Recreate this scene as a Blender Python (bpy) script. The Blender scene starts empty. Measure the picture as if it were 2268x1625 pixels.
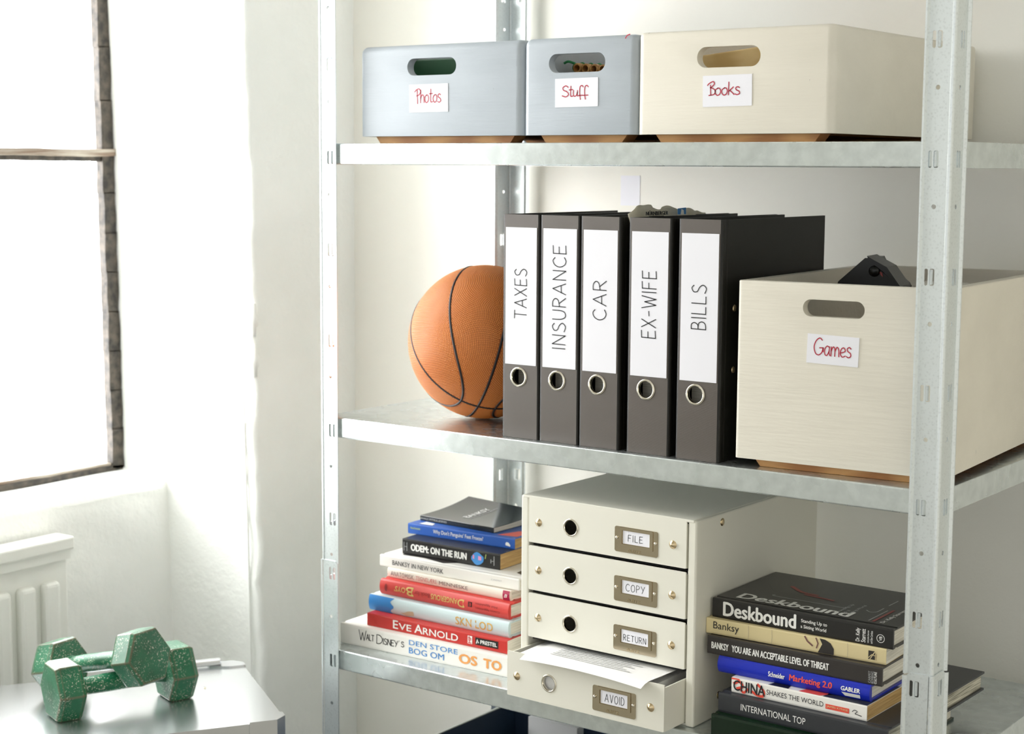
import bpy, bmesh, math, random
from mathutils import Matrix, Vector, noise, geometry

C = bpy.context.scene.collection
R = math.radians
random.seed(4)

# ------------------------------------------------------------------ camera, sky, exposure
W_PX, H_PX = 2268, 1625
CAM = Vector((1.7477, -1.9271, 1.5424))
YAW, PITCH, ROLL, FPX = 0.6333, 0.1191, 0.0061, 3715.8


def setup_camera():
    cy, sy, cp, sp = math.cos(YAW), math.sin(YAW), math.cos(PITCH), math.sin(PITCH)
    fwd = Vector((-sy * cp, cy * cp, -sp))
    right = Vector((cy, sy, 0))
    up = right.cross(fwd)
    r2 = math.cos(ROLL) * right + math.sin(ROLL) * up
    u2 = -math.sin(ROLL) * right + math.cos(ROLL) * up
    m = Matrix((r2, u2, -fwd)).transposed().to_4x4()
    m.translation = CAM
    cd = bpy.data.cameras.new('camera')
    cd.sensor_fit = 'HORIZONTAL'
    cd.sensor_width = 36
    cd.lens = FPX / W_PX * 36
    cd.clip_start = 0.05
    cd.dof.use_dof = True
    cd.dof.focus_distance = 2.25
    cd.dof.aperture_fstop = 6.3
    o = bpy.data.objects.new('camera', cd)
    o.matrix_world = m
    C.objects.link(o)
    bpy.context.scene.camera = o


def setup_world():
    w = bpy.data.worlds.new('overcast_sky')
    bpy.context.scene.world = w
    w.use_nodes = True
    nt = w.node_tree
    for n in list(nt.nodes):
        nt.nodes.remove(n)
    tc = nt.nodes.new('ShaderNodeTexCoord')
    sp = nt.nodes.new('ShaderNodeSeparateXYZ')
    nt.links.new(tc.outputs['Generated'], sp.inputs[0])
    rs = nt.nodes.new('ShaderNodeValToRGB')          # strength over the x direction: bright outside the window
    rs.color_ramp.elements[0].position = 0.18
    rs.color_ramp.elements[0].color = (1.0, 1.0, 1.0, 1)
    rs.color_ramp.elements[1].position = 0.42
    rs.color_ramp.elements[1].color = (SKY_ROOM * 0.965, SKY_ROOM * 0.99, SKY_ROOM, 1)
    for pos, k in ((0.56, (0.965, 0.99, 1.0)), (0.92, (0.66, 0.63, 0.53))):      # the room is dimmer on the right
        e_ = rs.color_ramp.elements.new(pos)
        e_.color = (SKY_ROOM * k[0], SKY_ROOM * k[1], SKY_ROOM * k[2], 1)
    mr = nt.nodes.new('ShaderNodeMapRange')
    mr.inputs[1].default_value = -1
    mr.inputs[2].default_value = 1
    nt.links.new(sp.outputs[0], mr.inputs[0])
    nt.links.new(mr.outputs[0], rs.inputs[0])
    bg = nt.nodes.new('ShaderNodeBackground')
    bg.inputs[1].default_value = SKY
    nt.links.new(rs.outputs[0], bg.inputs[0])
    out = nt.nodes.new('ShaderNodeOutputWorld')
    nt.links.new(bg.outputs[0], out.inputs[0])


SKY, SKY_ROOM = 15.0, 0.081
setup_camera()
setup_world()
vs = bpy.context.scene.view_settings
vs.view_transform = 'Standard'
vs.look = 'None'
vs.exposure = 0.0
vs.gamma = 1
vs.use_curve_mapping = False
bpy.context.scene.cycles.use_denoising = True
bpy.context.scene.cycles.max_bounces = 10
bpy.context.scene.cycles.diffuse_bounces = 6


# ------------------------------------------------------------------ materials
def lin(c):
    return tuple(((v / 255) / 12.92 if v / 255 <= 0.04045 else ((v / 255 + 0.055) / 1.055) ** 2.4) for v in c) + (1,)


class Mat:
    """small node-graph helper around one Principled BSDF"""
    def __init__(self, name, rgb, rough=0.5, metal=0.0, spec=0.5):
        self.m = bpy.data.materials.new(name)
        self.m.use_nodes = True
        self.nt = self.m.node_tree
        self.b = self.nt.nodes['Principled BSDF']
        self.rgb = lin(rgb)
        self.b.inputs['Base Color'].default_value = self.rgb
        self.b.inputs['Roughness'].default_value = rough
        self.b.inputs['Metallic'].default_value = metal
        self.b.inputs['Specular IOR Level'].default_value = spec

    def n(self, t, **kw):
        x = self.nt.nodes.new(t)
        for k, v in kw.items():
            setattr(x, k, v)
        return x

    def l(self, a, b):
        self.nt.links.new(a, b)

    def coord(self, scale=(1, 1, 1)):
        tc = self.n('ShaderNodeTexCoord')
        mp = self.n('ShaderNodeMapping')
        mp.inputs['Scale'].default_value = scale
        self.l(tc.outputs['Object'], mp.inputs['Vector'])
        return mp.outputs[0]

    def noise(self, scale, detail=4, stretch=(1, 1, 1), rough=0.55):
        t = self.n('ShaderNodeTexNoise')
        t.inputs['Scale'].default_value = scale
        t.inputs['Detail'].default_value = detail
        t.inputs['Roughness'].default_value = rough
        self.l(self.coord(stretch), t.inputs['Vector'])
        return t.outputs['Fac']

    def ramp(self, fac, stops):
        r = self.n('ShaderNodeValToRGB')
        e = r.color_ramp.elements
        while len(e) < len(stops):
            e.new(0.5)
        for k, (p, c) in enumerate(stops):
            e[k].position = p
            e[k].color = c if len(c) == 4 else tuple(c) + (1,)
        self.l(fac, r.inputs[0])
        return r.outputs[0]

    def colour(self, out):
        self.l(out, self.b.inputs['Base Color'])
        return self

    def mottle(self, scale, dark, light, detail=4, stretch=(1, 1, 1), lo=0.35, hi=0.65):
        return self.colour(self.ramp(self.noise(scale, detail, stretch), [(lo, lin(dark)), (hi, lin(light))]))

    def bump(self, h, strength=0.3, dist=0.001):
        bn = self.n('ShaderNodeBump')
        bn.inputs['Strength'].default_value = strength
        bn.inputs['Distance'].default_value = dist
        self.l(h, bn.inputs['Height'])
        prev = self.b.inputs['Normal'].links
        if prev:
            self.l(prev[0].from_socket, bn.inputs['Normal'])
        self.l(bn.outputs[0], self.b.inputs['Normal'])
        return self


M = {}


def mat(name, rgb, rough=0.5, metal=0.0, spec=0.5):
    if name not in M:
        M[name] = Mat(name, rgb, rough, metal, spec)
    return M[name]


mat('plaster', (242, 243, 240), 0.75, 0, 0.2)
M['plaster'].mottle(3.0, (238, 240, 236), (246, 247, 244))
M['plaster'].bump(M['plaster'].noise(9, 8, (1, 1, 1), 0.62), 0.45, 0.014).bump(M['plaster'].noise(90, 3), 0.25, 0.002)
mat('wall_paint', (239, 237, 229), 0.6, 0, 0.3)
M['wall_paint'].bump(M['wall_paint'].noise(120, 3), 0.3, 0.0015).bump(M['wall_paint'].noise(6, 3), 0.2, 0.006)
mat('ceiling_paint', (236, 234, 228), 0.8)
mat('floor_boards', (168, 166, 160), 0.5).mottle(12, (150, 148, 142), (178, 176, 170), stretch=(0.3, 6, 1))


def galv(name, base, rough, bumpy=0.12):
    g = mat(name, base, rough, 0.9)
    v = g.n('ShaderNodeTexVoronoi')
    v.inputs['Scale'].default_value = 260
    g.l(g.coord(), v.inputs['Vector'])
    nz = g.noise(420, 3)
    mx = g.n('ShaderNodeMath', operation='ADD')
    g.l(v.outputs['Distance'], mx.inputs[0])
    g.l(nz, mx.inputs[1])
    b = [x * 0.90 for x in g.rgb[:3]]
    t = [min(1, x * 1.05) for x in g.rgb[:3]]
    g.colour(g.ramp(mx.outputs[0], [(0.45, tuple(b)), (0.95, tuple(t))]))
    rr = g.n('ShaderNodeMapRange')
    rr.inputs[3].default_value = rough - 0.06
    rr.inputs[4].default_value = rough + 0.1
    g.l(g.noise(30, 3), rr.inputs[0])
    g.l(rr.outputs[0], g.b.inputs['Roughness'])
    g.bump(nz, bumpy, 0.0004)
    return g


galv('galvanised_steel', (222, 228, 230), 0.36)
gs_ = mat('galvanised_shelf', (217, 224, 225), 0.27, 0.9)
gs_.mottle(55, (208, 215, 216), (222, 229, 230), 4)
rr_ = gs_.n('ShaderNodeMapRange'); rr_.inputs[3].default_value = 0.22; rr_.inputs[4].default_value = 0.33
gs_.l(gs_.noise(18, 2), rr_.inputs[0]); gs_.l(rr_.outputs[0], gs_.b.inputs['Roughness'])
mat('slot_dark', (30, 34, 40), 0.6)


def painted(name, rgb, d, rough=0.38, marks=None):
    p = mat(name, rgb, rough, 0, 0.45)
    p.mottle(9, tuple(v - d for v in rgb), tuple(min(255, v + d) for v in rgb), 5, (0.4, 1, 1.6))
    # chipped specks and short scuffs
    base_ = p.b.inputs['Base Color'].links[0].from_socket
    sc_ = p.ramp(p.noise(150, 3, (1, 1, 0.4), 0.6), [(0.745, (0, 0, 0)), (0.775, (0.8, 0.8, 0.8))])
    mx_ = p.n('ShaderNodeMixRGB')
    p.l(sc_, mx_.inputs[0]); p.l(base_, mx_.inputs[1]); mx_.inputs[2].default_value = lin(tuple(v * 0.72 for v in rgb))
    p.colour(mx_.outputs[0])
    p.bump(p.noise(130, 5, (0.09, 1, 1.2)), 0.55, 0.0012).bump(p.noise(34, 5, (0.5, 1, 1)), 0.3, 0.0015)
    return p


painted('grey_blue_paint', (174, 182, 190), 4)
painted('cream_paint', (223, 218, 205), 3, 0.5)


def wood(name, a, b, scale=14, stretch=(0.35, 3, 6), rough=0.55):
    w = mat(name, a, rough)
    wv = w.n('ShaderNodeTexWave')
    wv.inputs['Scale'].default_value = scale
    wv.inputs['Distortion'].default_value = 5
    wv.inputs['Detail'].default_value = 3
    w.l(w.coord(stretch), wv.inputs['Vector'])
    w.colour(w.ramp(wv.outputs['Fac'], [(0.1, lin(a)), (0.9, lin(b))]))
    return w


wood('raw_wood', (172, 116, 66), (208, 156, 98), 10)
wood('pale_wood', (196, 166, 110), (214, 188, 134), 5, (1, 2, 5))
mat('bamboo', (190, 138, 76), 0.5).mottle(50, (160, 108, 52), (206, 158, 94), stretch=(3, 0.3, 3))
mat('green_string', (36, 128, 74), 0.7)
mat('green_card', (34, 82, 52), 0.55)
mat('paper_label', (236, 236, 243), 0.6, 0, 0.3)
mat('paper_white', (240, 240, 240), 0.65, 0, 0.3)
mat('red_ink', (176, 28, 56), 0.5)
mat('black_ink', (26, 26, 30), 0.5)
mat('grey_ink', (176, 178, 178), 0.6)
p = mat('spine_cloth', (76, 67, 59), 0.42, 0, 0.7)
wv1 = p.n('ShaderNodeTexWave', bands_direction='Z'); wv1.inputs['Scale'].default_value = 420
wv2 = p.n('ShaderNodeTexWave', bands_direction='X'); wv2.inputs['Scale'].default_value = 420
cc = p.coord(); p.l(cc, wv1.inputs['Vector']); p.l(cc, wv2.inputs['Vector'])
ad = p.n('ShaderNodeMath', operation='ADD'); p.l(wv1.outputs['Fac'], ad.inputs[0]); p.l(wv2.outputs['Fac'], ad.inputs[1])
p.bump(ad.outputs[0], 0.25, 0.0003).bump(p.noise(300, 3), 0.2, 0.0004)
mat('binder_board', (24, 23, 19), 0.45, 0, 0.35)
mat('nickel', (226, 220, 206), 0.16, 1.0)
mat('brass_nickel', (206, 186, 150), 0.2, 1.0)
mat('holder_steel', (186, 174, 152), 0.14, 1.0)
mat('aged_paper', (232, 226, 206), 0.7).mottle(30, (220, 212, 188), (236, 230, 212))

o = mat('orange_rubber', (214, 116, 48), 0.46, 0, 0.4)
o.mottle(30, (180, 98, 44), (190, 106, 50))
mat('orange_pebble', (232, 146, 70), 0.42, 0, 0.45).mottle(18, (228, 140, 64), (236, 152, 76))  # highlights on the raised pebbles put into a lighter orange than the rubber between
mat('black_rubber', (36, 32, 32), 0.45)

g = mat('chipped_green', (26, 112, 76), 0.33, 0, 0.6)
bv = g.n('ShaderNodeBevel', samples=4); bv.inputs['Radius'].default_value = 0.0036
ge = g.n('ShaderNodeNewGeometry')
dt = g.n('ShaderNodeVectorMath', operation='DOT_PRODUCT')
g.l(bv.outputs[0], dt.inputs[0]); g.l(ge.outputs['Normal'], dt.inputs[1])
edge = g.ramp(dt.outputs['Value'], [(0.955, (1, 1, 1)), (0.995, (0, 0, 0))])
base = g.ramp(g.noise(22, 5), [(0.3, lin((10, 78, 50))), (0.7, lin((26, 112, 76)))])
sp = g.ramp(g.noise(330, 2, (1, 1, 1), 0.7), [(0.58, (0, 0, 0)), (0.64, (1, 1, 1))])
patch = g.ramp(g.noise(26, 4), [(0.40, (0, 0, 0)), (0.6, (1, 1, 1))])
mu = g.n('ShaderNodeMixRGB', blend_type='MULTIPLY'); mu.inputs[0].default_value = 1
g.l(sp, mu.inputs[1]); g.l(patch, mu.inputs[2])
m1 = g.n('ShaderNodeMixRGB'); g.l(mu.outputs[0], m1.inputs[0]); g.l(base, m1.inputs[1]); m1.inputs[2].default_value = lin((206, 206, 190))
enz = g.ramp(g.noise(70, 4), [(0.2, (0, 0, 0)), (0.36, (1, 1, 1))])
me = g.n('ShaderNodeMixRGB', blend_type='MULTIPLY'); me.inputs[0].default_value = 1
g.l(edge, me.inputs[1]); g.l(enz, me.inputs[2])
m2 = g.n('ShaderNodeMixRGB'); g.l(me.outputs[0], m2.inputs[0]); g.l(m1.outputs[0], m2.inputs[1]); m2.inputs[2].default_value = lin((124, 92, 74))
g.colour(m2.outputs[0]).bump(g.noise(180, 4), 0.3, 0.0006)
mat('worn_mark', (142, 112, 70), 0.6)

mat('cabinet_card', (228, 226, 214), 0.42, 0, 0.45)
mat('hole_black', (22, 21, 20), 0.6)
mat('game_plastic', (11, 11, 10), 0.3, 0, 0.35)
mat('red_plastic', (128, 30, 22), 0.4)
mat('radiator_enamel', (236, 237, 232), 0.35)
w_ = mat('window_iron', (52, 48, 42), 0.55, 0.2)
w_.mottle(60, (36, 33, 29), (84, 76, 66), 5).bump(w_.noise(90, 4), 0.4, 0.002)
mat('window_wood', (142, 124, 106), 0.6).mottle(40, (118, 96, 78), (178, 170, 156), 4, (1, 0.2, 3))
gl = mat('window_glass', (255, 255, 255), 0.02)
tr = gl.n('ShaderNodeBsdfTransparent'); gs = gl.n('ShaderNodeBsdfGlossy'); gs.inputs['Roughness'].default_value = 0.02
mx = gl.n('ShaderNodeMixShader'); mx.inputs[0].default_value = 0.06
gl.l(tr.outputs[0], mx.inputs[1]); gl.l(gs.outputs[0], mx.inputs[2])
gl.l(mx.outputs[0], gl.nt.nodes['Material Output'].inputs['Surface'])
t = mat('trunk_aluminium', (212, 214, 216), 0.24, 0.9)
t.bump(t.noise(14, 3), 0.12, 0.002)
mat('navy_card', (40, 58, 82), 0.55)
mat('light_rim', (206, 210, 200), 0.6)


def pages(name, a, b):
    p = mat(name, a, 0.7, 0, 0.2)
    p.colour(p.ramp(p.noise(900, 2, (0.02, 0.02, 1)), [(0.35, lin(b)), (0.62, lin(a))]))
    return p


pages('pages_white', (232, 228, 216), (202, 197, 182))
pages('pages_tan', (206, 172, 118), (176, 142, 92))
pages('pages_grey', (206, 202, 186), (120, 118, 104))


def cover(name, rgb, rough=0.32):
    return mat(name, rgb, rough, 0, 0.45)


for nm, rgb in (('cover_white', (238, 236, 230)), ('cover_red', (196, 52, 46)), ('cover_pale_blue', (196, 214, 216)), ('cover_salmon', (206, 66, 60)),
                ('cover_ivory', (230, 222, 208)), ('cover_black', (36, 35, 34)), ('cover_blue', (42, 92, 178)), ('cover_charcoal', (52, 48, 46)),
                ('cover_sand', (222, 206, 158)), ('cover_royal', (18, 40, 176)), ('cover_slate', (50, 52, 56)), ('cover_gloss_green', (8, 34, 18)), ('cover_gloss_black', (26, 31, 33)),
                ('ink_blue', (70, 146, 216)), ('ink_orange', (236, 164, 92)), ('ink_white', (240, 240, 236)), ('ink_gold', (216, 188, 110)),
                ('ink_amber', (214, 168, 76)), ('ink_deep_red', (140, 40, 40)), ('ink_maroon', (168, 34, 74)), ('ink_rose', (208, 120, 116)), ('ink_lime', (190, 206, 120)),
                ('ink_vermilion', (232, 84, 66)), ('ink_sky', (56, 134, 204)), ('ink_pink', (226, 150, 190)), ('ink_brown', (120, 84, 80)), ('ink_navy', (44, 52, 92)), ('ink_stone', (188, 176, 148))):
    cover(nm, rgb, 0.35)
M['cover_gloss_black'].b.inputs['Roughness'].default_value = 0.14
M['cover_gloss_green'].b.inputs['Roughness'].default_value = 0.15
M['cover_royal'].b.inputs['Roughness'].default_value = 0.28
M['cover_black'].b.inputs['Roughness'].default_value = 0.3


# ------------------------------------------------------------------ mesh builder
def frame(o, x, y):
    x, y = Vector(x).normalized(), Vector(y).normalized()
    z = x.cross(y)
    m = Matrix((x, y, z)).transposed().to_4x4()
    m.translation = Vector(o)
    return m


def front(o):            # a face looking towards -Y: local x right, local y up, local z out
    return frame(o, (1, 0, 0), (0, 0, 1))


def lying(o):            # a face looking up, read from the front
    return frame(o, (1, 0, 0), (0, 1, 0))


def rounded(x0, y0, x1, y1, r, n=6):
    pts = []
    for cx, cy, a0 in ((x1 - r, y0 + r, -90), (x1 - r, y1 - r, 0), (x0 + r, y1 - r, 90), (x0 + r, y0 + r, 180)):
        for k in range(n + 1):
            a = R(a0 + 90 * k / n)
            pts.append((cx + r * math.cos(a), cy + r * math.sin(a)))
    return pts


def circle(cx, cy, r, n=24):
    return [(cx + r * math.cos(2 * math.pi * k / n), cy + r * math.sin(2 * math.pi * k / n)) for k in range(n)]


_text_cache = {}


def text_geo(s, bold=0.0, shear=0.0):
    key = (s, bold, shear)
    if key not in _text_cache:
        cu = bpy.data.curves.new('t', 'FONT')
        cu.body = s
        cu.size = 1
        cu.offset = bold
        cu.shear = shear
        cu.resolution_u = 3
        ob = bpy.data.objects.new('t', cu)
        C.objects.link(ob)
        dg = bpy.context.evaluated_depsgraph_get()
        dg.update()
        me = bpy.data.meshes.new_from_object(ob.evaluated_get(dg))
        v = [tuple(q.co) for q in me.vertices]
        f = [tuple(q.vertices) for q in me.polygons]
        bpy.data.objects.remove(ob)
        bpy.data.curves.remove(cu)
        bpy.data.meshes.remove(me)
        x0, x1 = min(q[0] for q in v), max(q[0] for q in v)
        y0, y1 = min(q[1] for q in v), max(q[1] for q in v)
        _text_cache[key] = ([((q[0] - x0) / (x1 - x0), (q[1] - y0) / (y1 - y0)) for q in v], f, (x1 - x0) / (y1 - y0))
    return _text_cache[key]


def spline(pts, n=8):
    out = []
    for i in range(len(pts) - 1):
        p0, p1, p2, p3 = pts[max(i - 1, 0)], pts[i], pts[i + 1], pts[min(i + 2, len(pts) - 1)]
        for k in range(n):
            t = k / n
            out.append(tuple(0.5 * (2 * b + (c - a) * t + (2 * a - 5 * b + 4 * c - d) * t * t + (3 * b - a - 3 * c + d) * t ** 3)
                             for a, b, c, d in zip(p0, p1, p2, p3)))
    out.append(tuple(pts[-1]))
    return out


class MB:
    def __init__(self):
        self.v, self.f, self.mi, self.sm, self.mats = [], [], [], [], []

    def slot(self, m):
        m = M[m].m if isinstance(m, str) else m.m
        if m not in self.mats:
            self.mats.append(m)
        return self.mats.index(m)

    def add(self, vs_, fs, m, mx=None, smooth=False, warp=None):
        b = len(self.v)
        for q in vs_:
            q = Vector(q)
            if mx is not None:
                q = mx @ q
            if warp:
                q = warp(q)
            self.v.append(tuple(q))
        s = self.slot(m)
        for f in fs:
            self.f.append(tuple(i + b for i in f))
            self.mi.append(s)
            self.sm.append(smooth)
        return self

    def from_bm(self, bm, m, mx=None, smooth=False):
        bm.verts.index_update()
        self.add([v.co for v in bm.verts], [[v.index for v in f.verts] for f in bm.faces], m, mx, smooth)
        bm.free()
        return self

    def box(self, a, b, m, bevel=0.0, seg=2, mx=None):
        bm = bmesh.new()
        bmesh.ops.create_cube(bm, size=1)
        for v in bm.verts:
            v.co = Vector(tuple(a[i] + (b[i] - a[i]) * (v.co[i] + 0.5) for i in range(3)))
        if bevel:
            bmesh.ops.bevel(bm, geom=list(bm.edges), offset=bevel, segments=seg, affect='EDGES', profile=0.5)
        return self.from_bm(bm, m, mx)

    def plate(self, outer, holes, z0, z1, m, mx=None, side=None):
        """a 2D outline with holes, given a thickness along local z"""
        loops = [outer] + list(holes)
        tris = geometry.tessellate_polygon([[Vector((x, y, 0)) for x, y in lp] for lp in loops])
        flat = [q for lp in loops for q in lp]
        n = len(flat)
        vs_ = [(x, y, z1) for x, y in flat] + [(x, y, z0) for x, y in flat]
        fs = []
        for t in tris:
            a, b, c = (flat[i] for i in t)
            ccw = (b[0] - a[0]) * (c[1] - a[1]) - (b[1] - a[1]) * (c[0] - a[0]) > 0
            t = tuple(t) if ccw else tuple(reversed(t))
            fs.append(t)
            fs.append(tuple(i + n for i in reversed(t)))
        self.add(vs_, fs, m, mx)
        base = 0
        sf, sv = [], []
        for k, lp in enumerate(loops):
            area = sum(lp[i][0] * lp[(i + 1) % len(lp)][1] - lp[(i + 1) % len(lp)][0] * lp[i][1] for i in range(len(lp)))
            rev = (area > 0) == (k > 0)
            o_ = len(sv)
            sv += [(x, y, z0) for x, y in lp] + [(x, y, z1) for x, y in lp]
            L = len(lp)
            for i in range(L):
                j = (i + 1) % L
                q = (o_ + i, o_ + j, o_ + L + j, o_ + L + i)
                sf.append(tuple(reversed(q)) if rev else q)
        return self.add(sv, sf, side or m, mx)

    def flat(self, outer, m, mx, z=0.0003, warp=None):
        tris = geometry.tessellate_polygon([[Vector((x, y, 0)) for x, y in outer]])
        fs = []
        for t in tris:
            a, b, c = (outer[i] for i in t)
            ccw = (b[0] - a[0]) * (c[1] - a[1]) - (b[1] - a[1]) * (c[0] - a[0]) > 0
            fs.append(tuple(t) if ccw else tuple(reversed(t)))
        return self.add([(x, y, z) for x, y in outer], fs, m, mx, False, warp)

    def tube(self, pts, r, m, n=10, closed=False, cap=True, mx=None):
        pts = [Vector(q) for q in pts]
        L = len(pts)
        rs = r if isinstance(r, (list, tuple)) else [r] * L
        vs_, fs = [], []
        up = None
        for i, q in enumerate(pts):
            a = pts[(i - 1) % L] if closed or i > 0 else q
            b = pts[(i + 1) % L] if closed or i < L - 1 else q
            d = (b - a).normalized()
            if up is None:
                up = d.orthogonal().normalized()
            up = (up - d * up.dot(d)).normalized()
            s = d.cross(up)
            for k in range(n):
                t = 2 * math.pi * k / n
                vs_.append(q + (up * math.cos(t) + s * math.sin(t)) * rs[i])
        for i in range(L if closed else L - 1):
            for k in range(n):
                a, b = i * n + k, i * n + (k + 1) % n
                c, d = ((i + 1) % L) * n + (k + 1) % n, ((i + 1) % L) * n + k
                fs.append((a, b, c, d))
        self.add(vs_, fs, m, mx, True)
        if cap and not closed:
            e = (L - 1) * n
            self.add([vs_[k] for k in range(n)], [tuple(reversed(range(n)))], m, mx)
            self.add([vs_[e + k] for k in range(n)], [tuple(range(n))], m, mx)
        return self

    def lathe(self, prof, m, n=28, mx=None, smooth=True):
        vs_, fs = [], []
        for r_, z in prof:
            for k in range(n):
                a = 2 * math.pi * k / n
                vs_.append((r_ * math.cos(a), r_ * math.sin(a), z))
        for i in range(len(prof) - 1):
            for k in range(n):
                fs.append((i * n + k, i * n + (k + 1) % n, (i + 1) * n + (k + 1) % n, (i + 1) * n + k))
        return self.add(vs_, fs, m, mx, smooth)

    def grid(self, fn, nu, nv, m, smooth=True, mx=None):
        vs_ = [fn(i / nu, j / nv) for j in range(nv + 1) for i in range(nu + 1)]
        fs = [(j * (nu + 1) + i, j * (nu + 1) + i + 1, (j + 1) * (nu + 1) + i + 1, (j + 1) * (nu + 1) + i) for j in range(nv) for i in range(nu)]
        return self.add(vs_, fs, m, mx, smooth)

    def text(self, s, mx, x, y, w, h, m, bold=0.0, shear=0.0, turn=0, z=0.0004, warp=None):
        """printed text filling the box x, y, w, h of the local frame (turn: 0, 90 or 180 degrees)"""
        v, f, asp = text_geo(s, 0.0, shear)
        hh = w if turn == 90 else h
        shifts = [(0, 0)]
        if bold > 0:                     # heavier type: the same outline, nudged a hair each way
            k = bold * 0.75 * hh
            shifts = [(0, 0), (k, 0), (-k, 0), (0, k * 0.7), (0, -k * 0.7)]
        for i, (ox, oy) in enumerate(shifts):
            self._text_once(v, f, mx, x + ox, y + oy, w, h, m, turn, z + i * 1.2e-5, warp)
        return self

    def _text_once(self, v, f, mx, x, y, w, h, m, turn, z, warp):
        out = []
        for a, b in v:
            if turn == 180:
                a, b = 1 - a, 1 - b
            elif turn == 90:
                a, b = 1 - b, a
            out.append((x + a * w, y + b * h, z))
        return self.add(out, f, m, mx, False, warp)

    def stroke(self, pts, w, m, mx, z=0.0004, warp=None):
        n = len(pts)
        vs_, fs = [], []
        for i, q in enumerate(pts):
            a, b = pts[max(i - 1, 0)], pts[min(i + 1, n - 1)]
            dx, dy = b[0] - a[0], b[1] - a[1]
            L = math.hypot(dx, dy) or 1
            nx, ny = -dy / L * w / 2, dx / L * w / 2
            ex = (-1 if i == 0 else 1 if i == n - 1 else 0) * w * 0.3
            px, py = q[0] + dx / L * ex, q[1] + dy / L * ex
            vs_ += [(px + nx, py + ny, z), (px - nx, py - ny, z)]
        fs = [(2 * i + 1, 2 * i + 3, 2 * i + 2, 2 * i) for i in range(n - 1)]
        return self.add(vs_, fs, m, mx, False, warp)

    def hand(self, s, mx, x, y, w, h, m, pen, turn=0, gap=0.24, warp=None, z=0.0004):
        """handwriting: single strokes, filling the box x, y, w, h"""
        strokes, cx = [], 0.0
        lo, hi = 0, 1
        for ch in s:
            wd, st = HAND[ch]
            for k in st:
                pts = [(px + cx, py) for px, py in k[1]]
                if k[0] == 's':
                    strokes.append(spline(pts))
                else:                       # straight pen strokes keep their full width up to the corner
                    strokes += [[pts[i], pts[i + 1]] for i in range(len(pts) - 1)]
            cx += wd + gap
        cx -= gap
        for pts in strokes:
            out = []
            for a, b in pts:
                a, b = a / cx, b
                if turn == 90:
                    out.append((x + (1 - b) * w, y + a * h))
                else:
                    out.append((x + a * w, y + b * h))
            self.stroke(out, pen, m, mx, z, warp)
        return self

    def build(self, name, parent=None, loc=None, rot=None):
        me = bpy.data.meshes.new(name)
        me.from_pydata(self.v, [], self.f)
        for m in self.mats:
            me.materials.append(m)
        me.polygons.foreach_set('material_index', self.mi)
        me.polygons.foreach_set('use_smooth', self.sm)
        me.update()
        ob = bpy.data.objects.new(name, me)
        C.objects.link(ob)
        if parent:
            ob.parent = parent
        if loc:
            ob.location = loc
        if rot:
            ob.rotation_euler = rot
        return ob


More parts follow.
